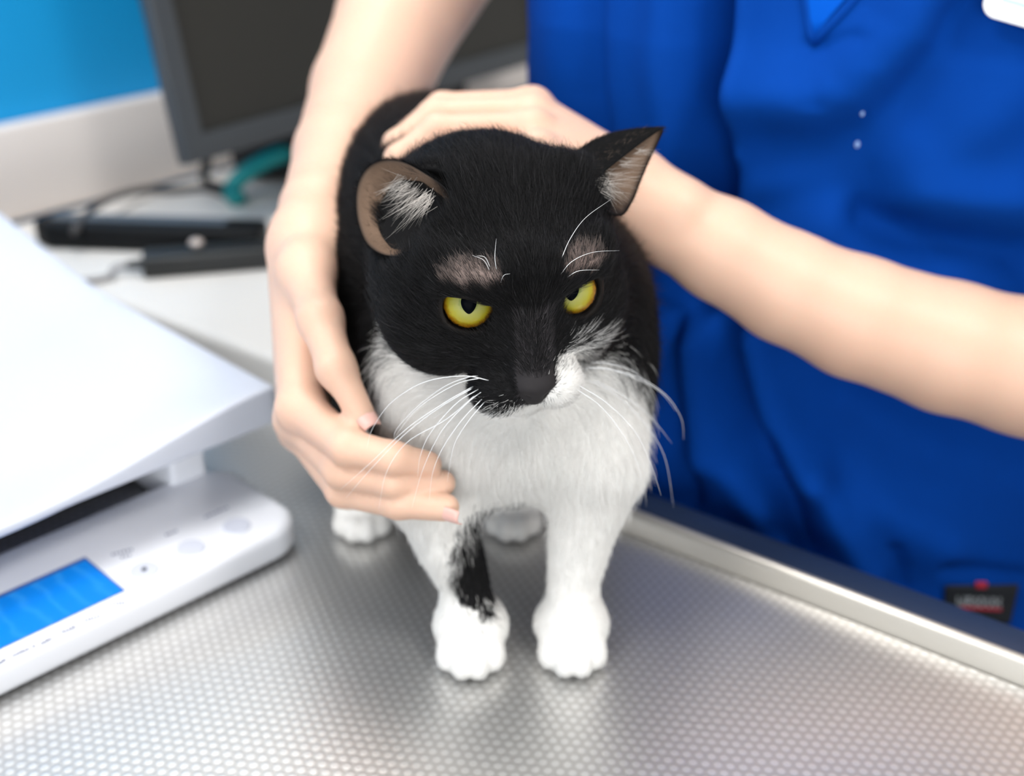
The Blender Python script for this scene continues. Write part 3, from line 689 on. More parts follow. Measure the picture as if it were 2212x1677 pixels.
for s, gp in ((-1, (1018, 658)), (1, (1243, 630))):
    c = eyeC[s]; z = unit(U(gp[0], gp[1], .42)-c); x = unit(np.cross(V(0, 0, 1), z)); y = np.cross(z, x)
    M4 = Matrix(np.r_[np.c_[np.stack([x, y, z], 1), c], [[0, 0, 0, 1]]].tolist())
    bm = bmesh.new(); bmesh.ops.create_uvsphere(bm, u_segments=40, v_segments=28, radius=ER)
    me = bpy.data.meshes.new('eye'); bm.to_mesh(me); bm.free(); me.materials.append(M_iris); me.polygons.foreach_set('use_smooth', np.ones(len(me.polygons), bool))
    eo = link('eye', me, cat); eo.matrix_local = Matrix.Translation(-Vector(CL))@M4; WL[eo] = tuple(c)
    eo['label'] = 'yellow green eye'
    # vertical pupil: pointed oval cap hugging the cornea
    pts = []; N = 40
    for i in range(N):
        a = 2*math.pi*i/N; px_ = .0031*math.cos(a)*(1-.28*abs(math.sin(a))**2); py_ = .0046*math.sin(a)
        pts.append((px_, py_))
    vs = [(0, 0, ER+.00012)]; fs = []
    for rr in (.5, 1.0):
        for p in pts:
            X_, Y_ = p[0]*rr, p[1]*rr; vs.append((X_, Y_, math.sqrt(ER**2-X_*X_-Y_*Y_)+.00012))
    for p in pts: vs.append((p[0]*1.03, p[1]*1.03, math.sqrt(ER**2-p[0]**2-p[1]**2)-.0004))
    for i in range(N):
        j = (i+1) % N; fs += [(0, 1+i, 1+j), (1+i, 1+N+i, 1+N+j, 1+j), (1+N+i, 1+2*N+i, 1+2*N+j, 1+N+j)]
    me = bpy.data.meshes.new('pupil'); me.from_pydata(vs, [], fs); me.materials.append(M_pup); me.polygons.foreach_set('use_smooth', np.ones(len(me.polygons), bool))
    po = bpy.data.objects.new('pupil', me); COL.objects.link(po); po.parent = eo
# ---------------------------------------------------------------- fur
M_fur = attr_mat('cat_fur', 'coat', .40, .10)
def flow_head(q):
    """head-space direction the hair lies: away from the nose, over the brow and back"""
    nose = V(0, .062, -.018); d = q-nose; d[:, 1] *= 1.0
    t = unit(d); t = t+np.c_[np.sign(q[:, 0])*.15, -.7*np.ones(len(q)), .25*np.ones(len(q))*(q[:, 2] > -.02)-.45*(q[:, 2] <= -.02)]
    return unit(t)
def tangent(t, n): return unit(t-(t*n).sum(1, keepdims=True)*n)
def make_fur():
    N = 330000
    # head denser: sample separately by splitting faces
    fc = cv[cq].mean(1); hd = np.linalg.norm(fc-HC, axis=1) < .078
    P1, N1 = sample(cv, cq[hd], 170000); P2, N2 = sample(cv, cq[~hd], 250000)
    P = np.vstack([P1, P2]); Nn = np.vstack([N1, N2]); isH = np.r_[np.ones(len(P1), bool), np.zeros(len(P2), bool)]
    # drop body hair far behind, underneath and against the table
    keep = (P[:, 2] > .0035) & ((Nn[:, 2] > -.75) | isH)
    q = Hl(P.astype(np.float32)).astype(float)
    for s in (-1, 1):
        r = q-EL[s]; o, f, u = eye_axes(s); a, w, h = r@o, r@f, r@u
        keep &= ~((np.linalg.norm(r, axis=1) < ER+.0030) & (w > .0) & (np.hypot(a, h) < .0118))
        keep &= ~((np.linalg.norm(r, axis=1) < ER+.0008))
    keep &= ~((np.abs(q[:, 0]) < np.interp(q[:, 2], [-.0285, -.0235, -.0175], [.0012, .0058, .0076])) & (q[:, 1] > .0515) & (q[:, 2] > -.0280) & (q[:, 2] < -.013))
    br = brow(P); keep &= ~((br > .15) & (RNG.random(len(P)) < br*.62))
    for c_, r_ in EARS: keep &= np.linalg.norm(P-c_, axis=1) > r_+.0012
    P, Nn, isH, q, br = P[keep], Nn[keep], isH[keep], q[keep], br[keep]; n = len(P)
    hw = sst(.085, .060, np.linalg.norm(q, axis=1))
    tH = flow_head(q)@HR.T
    front = sst(.085, .045, P[:, 1])[:, None]; low = sst(.09, .05, P[:, 2])[:, None]
    tB = np.c_[np.zeros(n), .9*np.ones(n), -.35*np.ones(n)]*(1-front)+np.c_[(P[:, 0]+.002)*3, -.15*np.ones(n), -1*np.ones(n)]*front
    tB = tB*(1-low)+np.c_[np.zeros(n), -.05*np.ones(n), -1*np.ones(n)]*low
    t = unit(tH*hw[:, None]+unit(tB)*(1-hw[:, None]))
    t = unit(t+RNG.normal(size=(n, 3))*.16); t = tangent(t, Nn)
    # length: short on the face, long on chest and flanks, short on legs and paws
    nd = np.linalg.norm(q-V(0, .055, -.020), axis=1)
    lh = np.interp(nd, [0, .012, .03, .055, .09], [.0014, .0022, .0040, .0062, .0085])
    lb = np.interp(P[:, 2], [0, .03, .075, .10, .16], [.0017, .0034, .0064, .0100, .0115])
    ln = lh*hw+lb*(1-hw); ln *= (.65+.6*RNG.random(n)); ln = np.where(br > .15, ln*.6, ln)
    lift = np.interp(nd, [0, .02, .06], [.22, .28, .30])*hw+.34*(1-hw); lift = lift*(.55+.8*RNG.random(n)); fly = RNG.random(n) < .08; lift = np.where(fly, lift*2.2, lift); ln = np.where(fly, ln*1.15, ln)
    w, _ = coat(P, 0.0); w2, _ = coat(P+RNG.normal(size=(n, 3))*.0022); w = w2
    c = BLK+(WHT-BLK)*w[:, None]
    brd_sheen = (np.abs(q[:, 0]) < .0075) & (q[:, 1] > .034) & (q[:, 2] < .012) & (w < .5); c[brd_sheen] = V(.022, .020, .021)  # greyer hairs on the nose bridge: sheen of the short fur put into the colour
    c = c*np.where(w > .5, .9+.2*RNG.random(n), np.exp(RNG.normal(size=n)*.65))[:, None]*np.where(w[:, None] > .5, 1.02, 1.15); c = np.minimum(c, .965)
    bm_ = (br > .2) & (RNG.random(n) < .5); c[bm_] = V(.13, .105, .095)
    # scattered white guard hairs in the black coat near the chest border and on the muzzle edge
    wv_ = coat(P-t*.012)[0]; mixw = (w < .5) & (wv_ > .5) & (RNG.random(n) < .30) & ((q[:, 0] > .008) | (hw < .3)); c[mixw] = V(.62, .60, .58); ln[mixw] *= 1.5
    r0 = np.where(isH, 6.0e-5, 8.5e-5)
    hair_object('fur', P, t, Nn*lift[:, None], ln, np.c_[c, np.ones(n)], M_fur, cat, r0)
    cat.children[-1]['kind'] = 'stuff' if False else cat.children[-1].get('kind', 'stuff')
    # ear backs and rims: short black hair on the outer sheet, sparse fuzz along the rim
    for (v, f, inner, D) in ((eLv, eLq, eLi, DL), (eRv, eRq, eRi, DR)):
        k0 = inner.shape[0]*inner.shape[1]; of = f[(f >= k0).all(1)]
        Pe, Ne = sample(v, of, 14000)
        if (Ne@D).mean() < 0: Ne = -Ne
        tt = tangent(unit(np.tile(v[:k0].reshape(inner.shape)[-1].mean(0)-HC, (len(Pe), 1))+RNG.normal(size=(len(Pe), 3))*.02), Ne)
        hair_object('ear_fur', Pe, tt, Ne*(.25+.2*RNG.random(len(Pe)))[:, None], .0034*(.6+.7*RNG.random(len(Pe))), np.c_[np.tile(BLK, (len(Pe), 1)), np.ones(len(Pe))], M_fur, cat, 5.5e-5)
        # fine brown fuzz inside
        rr = RNG.random(2600)**.6*.93; th = RNG.integers(0, inner.shape[1], 2600); i0 = (rr*(inner.shape[0]-1)).astype(int)
        Pi = inner[i0, th]; tt = unit(inner[-1, th]-inner[np.maximum(i0-1, 0), th]+RNG.normal(size=(2600, 3))*.004); cc = np.tile(V(.26, .19, .14), (2600, 1))*(.5+RNG.random(2600))[:, None]
        hair_object('ear_fuzz', Pi, tt, -np.tile(unit(D), (2600, 1))*.35, .0035*(.5+RNG.random(2600)), np.c_[cc, np.ones(2600)], M_fur, cat, 3.5e-5)
make_fur()
def tuft(pairs, n, L0, spread):
    """long pale hairs inside an ear: pairs = (root pixel+depth, tip pixel+depth) guide lines"""
    R0, D0, Ln, N0 = [], [], [], []
    for _ in range(n):
        a, b_ = pairs[RNG.integers(len(pairs))]; r = U(a[0], a[1], a[2]+SH)+RNG.normal(size=3)*spread; tp = U(b_[0], b_[1], b_[2]+SH)+RNG.normal(size=3)*spread*2.2
        R0.append(r); D0.append(unit(tp-r)); Ln.append(np.linalg.norm(tp-r)*(.7+.4*RNG.random())); N0.append(camd*.18*RNG.random()+V(0, 0, -.12*RNG.random()))
    c = np.tile(V(.72, .66, .60), (n, 1))*(.6+.5*RNG.random(n))[:, None]
    return hair_object('ear_tuft', np.array(R0), np.array(D0), np.array(N0), np.array(Ln), np.c_[np.minimum(c, .9), np.ones(n)], M_fur, cat, 5.5e-5, 6)
SH = -.013
t1 = tuft([((870, 390, .530), (822, 425, .530)), ((890, 400, .528), (835, 440, .526)), ((905, 410, .526), (840, 462, .524)), ((915, 418, .522), (845, 472, .520)), ((928, 420, .519), (868, 474, .516)), ((930, 430, .517), (890, 468, .513)), ((880, 404, .528), (828, 418, .530))], 150, 1, .0013)
t2 = tuft([((1290, 395, .531), (1365, 392, .545)), ((1282, 402, .530), (1352, 412, .541)), ((1300, 390, .533), (1345, 432, .538)), ((1310, 378, .536), (1372, 372, .550)), ((1345, 350, .543), (1392, 352, .553)), ((1375, 325, .548), (1408, 325, .556)), ((1290, 400, .531), (1330, 440, .535))], 120, 1, .0012)
# ---------------------------------------------------------------- whiskers, one mesh each
M_wsk = mat('white_whisker', (.9, .9, .9, 1), .35, spec=.5)
def whisker(pix, r=.0002):
    """pix: pixels with distance along the whisker"""
    r_ = onc(pix[0][0], pix[0][1], .0006, pix[0][2]); off = float((r_-CAM)@CF)-pix[0][2]; p = catmull([U(a[0], a[1], a[2]+off) for a in pix], 7); rr = r*(1-np.linspace(0, 1, len(p))**1.3*.85)
    return tube('whisker', p, rr, M_wsk, cat, k=5)
dW = .468
for w in ([(1062, 823, .474), (1000, 812, .474), (915, 826, .478), (845, 870, .485), (805, 925, .492), (793, 965, .497)],
          [(1045, 815, .472), (985, 830, .473), (905, 880, .478), (855, 940, .484)],
          [(1035, 812, .472), (1010, 815, .472), (960, 835, .474), (900, 880, .48), (855, 930, .486), (855, 955, .49)],
          [(1025, 833, .471), (960, 870, .473), (880, 925, .478), (800, 1000, .486), (735, 1058, .494)],
          [(1025, 836, .471), (950, 880, .474), (870, 942, .480), (795, 1020, .489), (748, 1075, .496)],
          [(1038, 838, .470), (985, 872, .472), (930, 935, .477), (908, 985, .482), (902, 1030, .486)],
          [(1052, 838, .469), (1010, 870, .471), (955, 930, .475), (915, 1010, .481), (890, 1095, .49)],
          [(1045, 858, .469), (1000, 905, .472), (958, 965, .477), (935, 1020, .482), (927, 1080, .488)],
          [(1052, 862, .469), (1010, 912, .472), (980, 965, .476), (966, 1040, .483)],
          [(1030, 850, .470), (965, 905, .474), (880, 955, .480), (835, 1020, .487), (818, 1100, .495)],
          [(1258, 796, .478), (1310, 797, .48), (1380, 815, .486), (1440, 855, .493), (1472, 905, .499), (1477, 950, .503)],
          [(1262, 792, .478), (1320, 798, .481), (1390, 825, .487), (1430, 850, .492), (1462, 890, .498)],
          [(1268, 782, .478), (1320, 786, .481), (1370, 803, .486), (1400, 830, .49)],
          [(1262, 818, .477), (1320, 845, .48), (1385, 905, .486), (1435, 985, .493), (1455, 1095, .502)],
          [(1272, 815, .477), (1340, 850, .481), (1400, 895, .487), (1452, 958, .494)],
          [(1250, 832, .476), (1310, 870, .479), (1370, 930, .485), (1405, 1000, .491), (1428, 1070, .498)],
          [(1245, 840, .475), (1300, 880, .479), (1350, 945, .484), (1380, 1010, .49), (1386, 1056, .495)]):
    whisker(w)
for w in ([(1212, 560, .482), (1232, 515, .480), (1265, 470, .480), (1320, 430, .484)], [(1207, 598, .482), (1235, 565, .480), (1280, 545, .482), (1338, 541, .488)],
          [(1222, 601, .483), (1250, 585, .482), (1295, 583, .486)], [(1073, 585, .478), (1069, 555, .476), (1072, 515, .478)],
          [(1058, 585, .478), (1045, 562, .474), (1020, 551, .474)], [(1060, 580, .478), (1048, 556, .475), (1030, 552, .474)], [(1080, 615, .476), (1088, 595, .473), (1102, 591, .472)]):
    whisker(w, .00015)
# claws/toe shading is real geometry: small dark claws peeping out
# ================================================================ PERSON
SKINC = (.77, .51, .375, 1)
M_skin = mat('skin', SKINC, .46, spec=.35, sss=.25, var=(28, .0, (.75, .465, .335, 1)), bump=(420, .06, .001))
M_nail = mat('fingernail', (.80, .47, .40, 1), .35, spec=.4)
# torso frame
fac = unit(V(-math.sin(math.radians(20)), -math.cos(math.radians(20)), 0)); lat = V(-fac[1], fac[0], 0)       # lat: towards the picture's right
ZT_ = [-.12, -.05, .05, .15, .25, .35, .42, .47, .50]
def tor(z):
    cx = np.interp(z, [-.1, .25, .5], [.192, .197, .205]); cy = np.interp(z, [-.1, .05, .25, .5], [.262, .272, .292, .315])
    a = np.interp(z, ZT_, [.205, .196, .184, .184, .189, .190, .180, .120, .07]); b = np.interp(z, ZT_, [.128, .122, .114, .116, .122, .112, .098, .075, .062])
    return cx, cy, a, b
def tpt(th, z, off=0.0):
    cx, cy, a, b = tor(z); c, s = np.cos(th), np.sin(th); e = .86
    p = V(cx, cy, z)+lat*(a+off)*math.copysign(abs(c)**e, c)+fac*(b+off)*math.copysign(abs(s)**e, s); return p
shR = tpt(math.pi, .43)*.85+V(.2, .31, .43)*.15; shL = tpt(0, .43)*.85+V(.2, .31, .43)*.15
# --- her right arm (picture left)
eR = U(898, -25, .800)
armR = [shR, eR, U(862, 40, .800), U(796, 200, .765), U(742, 335, .712), U(692, 455, .660), U(674, 510, .642)]
armRr = [.046, .0410, .0395, .0350, .0280, .0208, .0195]
# --- her left arm (picture right)
eL = U(2520, 880, .655)
armL = [shL, eL, U(2212, 792, .650), U(2050, 750, .648), U(1850, 685, .646), U(1700, 620, .644), U(1560, 540, .642), U(1450, 478, .640), U(1375, 430, .640)]
armLr = [.046, .0395, .0352, .0338, .0312, .0282, .0258, .0228, .0212]
def fing(P, pts, r):
    return chain(P, pts, r, .003)
# right hand: knuckles and joints
wrR = U(668, 500, .640)
RH = {'index': ([U(650, 882, .580), U(752, 966, .551), U(850, 990, .545), U(925, 1004, .551)], [.0105, .0083, .0072, .0060]),
      'middle': ([U(645, 905, .597), U(738, 1015, .561), U(850, 1040, .551), U(955, 1044, .556)], [.0105, .0083, .0072, .0060]),
      'ring': ([U(650, 925, .613), U(742, 1058, .572), U(860, 1085, .556), U(962, 1096, .5485)], [.0100, .0080, .0072, .0062]),
      'little': ([U(668, 935, .628), U(750, 1065, .592), U(820, 1080, .582), U(880, 1085, .576)], [.0090, .0070, .0062, .0052])}
RT = ([U(660, 585, .608), U(692, 690, .577), U(726, 795, .561), U(780, 893, .556)], [.0122, .0100, .0082, .0060])
# left hand on the cat's withers
wrL = U(1368, 428, .640)
LH = {'index': ([U(1150, 232, .667), U(955, 233, .668), U(880, 289, .668), U(838, 352, .664)], [.0098, .0082, .0070, .0056]),
      'middle': ([U(1150, 249, .648), U(940, 249, .650), U(858, 312, .650), U(822, 379, .646)], [.0102, .0084, .0072, .0058]),
      'ring': ([U(1150, 282, .630), U(945, 282, .632), U(862, 342, .632), U(830, 412, .628)], [.0100, .0082, .0070, .0056]),
      'little': ([U(1160, 325, .613), U(985, 327, .612), U(905, 377, .612), U(872, 437, .610)], [.0090, .0072, .0062, .0052])}
LT = ([U(1300, 367, .665), U(1190, 317, .690), U(1120, 337, .705), U(1060, 372, .715)], [.0150, .0115, .0090, .0065])
def sd_hand(P, wr, H, T, wk):
    d = None
    for nm, (p, r) in H.items():
        mc = rc(P, wr+(p[0]-wr)*.12, p[0], wk*.78, r[0]); d = mc if d is None else smin(d, mc, .012)
        k = ell(P, p[0], (r[0]*1.04,)*3); d = smin(d, k, .004)
    f = None
    for nm, (p, r) in H.items():
        g = chain(P, p, r, .0035); f = g if f is None else smin(f, g, .0016)
    d = smin(d, f, .005)
    th = chain(P, T[0], T[1], .006); th = smin(th, rc(P, wr, T[0][0], wk*.75, T[1][0]), .012)
    return smin(d, th, .006)
HEADC = V(.165, .245, .70)
def sd_person(P):
    d = chain(P, armR, armRr, .005); d = smin(d, chain(P, armL, armLr, .005), .02)
    # slight ulnar bumps
    d = smin(d, ell(P, U(1462, 440, .627), (.010, .010, .009)), .012)
    d = smin(d, sd_hand(P, wrR, RH, RT, .0195), .012)
    d = smin(d, sd_hand(P, wrL, LH, LT, .0215), .014)
    d = smin(d, ell(P, (.195, .285, .25), (.115, .055, .22)), .05)
    d = smin(d, rc(P, shR, shL, .045, .045), .05)
    d = smin(d, rc(P, (.203, .31, .44), (.18, .275, .62), .05, .052), .03)
    h = ell(P, HEADC, (.072, .092, .105)); q = HEADC
    h = smin(h, ell(P, q+fac*.035+V(0, 0, -.06), (.05, .055, .05)), .03)
    h = smin(h, rc(P, q+fac*.088+V(0, 0, .012), q+fac*.106+V(0, 0, -.022), .008, .012), .012)
    for s in (-1, 1):
        h = smax(h, -ell(P, q+fac*.095+lat*s*.03+V(0, 0, .012), (.014, .012, .009)), .012)
        h = smin(h, ell(P, q+lat*s*.074+V(0, 0, -.01), (.012, .02, .03)), .01)
    h = smin(h, rc(P, q+fac*.086+lat*-.02+V(0, 0, -.052), q+fac*.086+lat*.02+V(0, 0, -.052), .007, .007), .006)
    return smin(d, h, .02)
px0 = min(shR[0]-.06, -.15)
xs = axis_coords([(-.165, .085, .0017), (.085, .44, .004)])
ys = axis_coords([(-.035, .22, .0017), (.22, .46, .0042)])
zs = axis_coords([(.02, .262, .0017), (.262, .83, .005)])
pv, pq = surface(sd_person, xs, ys, zs)
PL = (.2, .29, -ZT)
person = mesh('person', pv, pq, M_skin, None, PL)
tag(person, 'person in blue scrubs holding the cat with both bare hands', 'person')
# --- fingernails on the visible tips
def nail(tip, prev, nrm, w, l):
    d = unit(tip-prev); n = unit(nrm-d*(nrm@d)); sd = np.cross(d, n); vs = []; fs = []
    for i, u in enumerate(np.linspace(-1, 1, 7)):
        for j, v in enumerate(np.linspace(-1, 1, 7)):
            rr = 1-.18*max(0, abs(v))**3; vs.append(tip+d*(.0015+l*v)+sd*(w*u*rr)+n*(-w*.55*u*u+.0003))
    for i in range(6):
        for j in range(6): fs.append((i*7+j, i*7+j+1, (i+1)*7+j+1, (i+1)*7+j))
    o = mesh('fingernail', vs, fs, M_nail, person); md = o.modifiers.new('t', 'SOLIDIFY'); md.thickness = .0005; return o
rp, rr_ = RH['ring']; td = unit(CAM-rp[3])
nail(rp[3]+unit(td*.8+V(0, 0, -.55))*rr_[3]*.98, rp[2], unit(td*.8+V(0, 0, -.55)), .0042, .0052)
tp_, tr_ = RT; nail(tp_[3]+unit(unit(CAM-tp_[3])+V(.5, 0, .2))*tr_[3]*.78, tp_[2], unit(CAM-tp_[3])+V(.5, 0, .2), .0048, .006)
# ---------------------------------------------------------------- scrub top with modelled folds
M_cloth = mat('blue_scrub_cotton', lin(0, 62, 150), .85, spec=.08, var=(60, .1), bump=(1400, .15, .0006))
def ridge(px, py, pts, w, amp, sharp=1.0):
    """crease height at photo-plane points along a polyline: positive bulges out"""
    best = None
    P = np.stack([px, py], 1)
    for (a, b_) in zip(pts[:-1], pts[1:]):
        a, b_ = np.array(a, float), np.array(b_, float); ab = b_-a; h = np.clip(((P-a)@ab)/(ab@ab), 0, 1); d = np.linalg.norm(P-a-h[:, None]*ab, axis=1)
        best = d if best is None else np.minimum(best, d)
    return amp*np.exp(-(best/w)**2)
FOLDS = [([(1538, -150), (1532, 150), (1515, 480), (1500, 640)], 46, -.042), ([(1615, -100), (1600, 120), (1575, 330)], 42, .010), ([(1450, -100), (1450, 250), (1450, 560)], 55, .008),
         ([(1262, -100), (1265, 200), (1285, 330)], 30, -.012), ([(1180, -100), (1195, 220)], 40, .005),
         ([(1620, 200), (1720, 215), (1830, 190), (1950, 60), (2010, -80)], 85, .018), ([(1660, 330), (1800, 330), (1960, 220), (2060, 60)], 90, -.010), ([(1757, 95), (1750, 150), (1765, 210)], 16, -.004), ([(1760, 100), (1850, 70)], 14, -.003), ([(2010, 330), (2212, 180)], 80, .007),
         ([(1640, 470), (1760, 440), (1880, 400)], 55, -.008), ([(1880, 490), (2040, 545), (2240, 570)], 62, -.022), ([(1980, 420), (2212, 430)], 55, .008),
         ([(1560, 640), (1572, 800), (1605, 930)], 30, -.022), ([(1635, 740), (1675, 890), (1735, 1010)], 46, .014), ([(1640, 960), (1705, 1090), (1745, 1200)], 32, -.018), ([(1555, 980), (1640, 1090)], 50, .012),
         ([(1755, 1000), (1800, 1120), (1860, 1230)], 46, .015), ([(1430, 690), (1440, 900), (1475, 1070)], 34, -.012), ([(1495, 760), (1520, 980)], 40, .008), ([(1840, 880), (2000, 980), (2240, 1050)], 85, -.013), ([(1900, 1090), (2030, 1180)], 60, .008),
         ([(1950, 1268), (1946, 1230), (1930, 1180)], 14, -.004), ([(2040, 1225), (2212, 1245)], 18, -.004)]
nth, nz = 420, 300
TH = np.linspace(0, 2*math.pi, nth, endpoint=False); hemz = -.088; ZZ = np.linspace(hemz, .495, nz)
tv = np.array([[tpt(t, z) for z in ZZ] for t in TH]).reshape(-1, 3)
def torso_disp(v):
    px, py = PX(v); fr = sst(-.15, .25, (v-V(.2, .3, 0)[None])@fac/.12); d = np.zeros(len(v))
    for pts, w, a in FOLDS: d += ridge(px, py, pts, w, a)
    return d*fr+vnoise(v*V(1, 1, .35), 14, 21)*.0022*(1-.6*fr)+vnoise(v, 26, 22)*.0006
cen = np.array([[tor(z)[0], tor(z)[1], z] for z in ZZ]); cen = np.tile(cen, (nth, 1))
outn = unit((tv-cen)*V(1, 1, 0)); tv = tv+outn*torso_disp(tv)[:, None]
tq = [(i*nz+j, ((i+1) % nth)*nz+j, ((i+1) % nth)*nz+j+1, i*nz+j+1) for i in range(nth) for j in range(nz-1)]
scrub_v = tv; scrub_f = tq
top_bm = bmesh.new()
bv = [top_bm.verts.new(v) for v in tv]
for f in tq: top_bm.faces.new([bv[i] for i in f])
# sleeves: open tubes over the upper arms
for (sh, el, s) in ((shR, armR[1], -1), (shL, armL[1], 1)):
    p = catmull([sh+(sh-el)*.0+lat*(-s*.05), sh, sh+(el-sh)*.45, sh+(el-sh)*.68], 6); vs, fs = tube_geo(p, np.interp(np.linspace(0, 1, len(p)), [0, .35, 1], [.07, .066, .068]), 28)
    b2 = [top_bm.verts.new(v) for v in vs]
    for f in fs[:-2]: top_bm.faces.new([b2[i] for i in f])
scrub = bm_mesh('scrub_top', top_bm, M_cloth, person, angle=80)
md = scrub.modifiers.new('cloth', 'SOLIDIFY'); md.thickness = .0014; md.offset = -1
scrub['label'] = 'royal blue cotton scrub top'
# points on the cloth seen through a pixel
from mathutils.bvhtree import BVHTree
bvh = BVHTree.FromPolygons([Vector(v) for v in tv], tq)
def on_cloth(px, py, lift=.0012):
    w = unit(CF+(px-1106)/FPX*CR-(py-838)/FPX*CU); h, n, i, d = bvh.ray_cast(Vector(CAM), Vector(w))
    if h is None: return None
    n = np.array(n); n = n if n@w < 0 else -n
    return np.array(h)+n*lift
def cloth_patch(name, poly, m, parent, lift, nu=14, nv=10, thick=.0008):
    """quad patch lying on the cloth: poly = four corners in photo points"""
    a, b_, c, d_ = [np.array(q, float) for q in poly]; vs = []; fs = []; lastq = None
    for i in range(nu+1):
        for j in range(nv+1):
            u, v = i/nu, j/nv; p = (a*(1-u)+b_*u)*(1-v)+(d_*(1-u)+c*u)*v; q = on_cloth(p[0], p[1], lift)
            if q is None: q = lastq if lastq is not None else U(p[0], p[1], .66)
            lastq = q
            vs.append(q)
    for i in range(nu):
        for j in range(nv): fs.append((i*(nv+1)+j, i*(nv+1)+j+1, (i+1)*(nv+1)+j+1, (i+1)*(nv+1)+j))
    o = mesh(name, vs, fs, m, parent); md = o.modifiers.new('t', 'SOLIDIFY'); md.thickness = thick; md.offset = 0; return o
# V neck: brighter facing cloth inside the opening, with rolled neckline bands either side
M_cloth2 = mat('blue_scrub_facing', lin(0, 84, 190), .85, spec=.08, bump=(1400, .12, .0006))
fc_ = cloth_patch('neck_facing', [(1700, -280), (2075, -280), (1757, 78), (1754, 78)], M_cloth2, scrub, .0010)
def band(name, pts, w, lift, m):
    P = catmull(np.array([[*p, 0] for p in pts]), 10)[:, :2]; q = [on_cloth(p[0], p[1], lift) for p in P]
    q = np.array([x for x in q if x is not None]); nd = unit(CAM-q.mean(0)); return tube(name, q, w, m, scrub, k=8, flat=(nd, .35))
band('neckband', [(1698, -285), (1720, -140), (1741, 0), (1748, 50), (1755, 88)], .0019, .0012, M_cloth)
band('neckband', [(2085, -285), (1965, -145), (1850, -6), (1805, 44), (1757, 88)], .0024, .0014, M_cloth)
# hem label
M_patch = mat('black_woven_label', lin(8, 14, 22), .7)
M_thread = mat('grey_thread', lin(150, 155, 158), .7); M_red = mat('red_thread', lin(170, 24, 50), .6)
lab = cloth_patch('hem_label', [(2040, 1262), (2197, 1262), (2178, 1345), (2036, 1338)], M_patch, scrub, .0016); lab['label'] = 'black woven label with grey lettering'
cloth_patch('stitch_line', [(2072, 1305), (2160, 1311), (2158, 1317), (2070, 1311)], M_red, lab, .0024, 10, 2, .0004)
cloth_patch('red_tab', [(2103, 1255), (2128, 1256), (2126, 1268), (2104, 1267)], M_red, lab, .0026, 5, 4, .0006)
G5 = {'W': ['10001', '10001', '10101', '10101', '01010'], 'R': ['1110', '1001', '1110', '1010', '1001'], 'I': ['1', '1', '1', '1', '1'], 'O': ['0110', '1001', '1001', '1001', '0110'], 'U': ['1001', '1001', '1001', '1001', '0110'], 'X': ['1001', '1001', '0110', '1001', '1001']}
cx_ = 2064.
bmL = bmesh.new()
for ch in 'WRIOUX':
    g = G5[ch]; wd = len(g[0])
    for r_, row in enumerate(g):
        for c_, b1_ in enumerate(row):
            if b1_ == '1':
                x0, y0 = cx_+c_*3.6, 1284+r_*4.2+(cx_-2064)*.05; q = [on_cloth(x0+dx, y0+dy, .0023) for dx, dy in ((0, 0), (3.6, 0), (3.6, 4.2), (0, 4.2))]
                if all(x is not None for x in q): bmL.faces.new([bmL.verts.new(x) for x in q])
    cx_ += wd*3.6+3
if bmL.faces:
    lt = bm_mesh('lettering', bmL, M_thread, lab, smooth=False); md = lt.modifiers.new('t', 'SOLIDIFY'); md.thickness = .0003
# light specks of lint on the cloth
for (x, y, r) in ((1852, 311, .0019), (1862, 244, .0014)):
    c = on_cloth(x, y, .0004); bm = bmesh.new(); bmesh.ops.create_icosphere(bm, subdivisions=2, radius=r, matrix=Matrix.Translation(c)@Matrix.Diagonal((.7, .5, 1, 1))); bm_mesh('lint_speck', bm, mat('pale_lint', lin(150, 180, 225), .9), scrub)
# ---------------------------------------------------------------- ID badge (hangs on the scrubs: a thing of its own)
M_badge = mat('white_card', lin(246, 246, 243), .35, coat=.2); M_bl = mat('pale_blue_line', lin(190, 225, 240), .5); M_bk = mat('dark_badge_print', lin(60, 66, 150), .5)
c0 = on_cloth(2180, 5, .004); bx = unit(lat+V(0, 0, -.22)); bn_ = unit(fac+V(0, 0, .12)); bx = unit(bx-bn_*(bx@bn_)); by = np.cross(bn_, bx); by = by if by[2] > 0 else -by
pA = on_cloth(2113, -10, .003); pB = on_cloth(2200, 38, .003)
o_b = U(2113, 30, .0+float((pA-CAM)@CF)-.004)
bfr = (o_b, bx, by, np.cross(bx, by))
bd_ = bm_mesh('name_badge', prism_bm(rect(0, .070, 0, .046, .0075, 8), -.0006, .0006, .0003, 1, bfr), M_badge, None, tuple(o_b)); tag(bd_, 'white plastic name badge pinned on the blue scrub top', 'badge')
bm_mesh('printed_line', prism_bm(rect(.008, .064, .0085, .0105), .0006, .0008, 0, frame=bfr), M_bl, bd_)
bm_mesh('printed_text', prism_bm(rect(.020, .052, .0165, .022), .0006, .0008, 0, frame=bfr), M_bk, bd_)
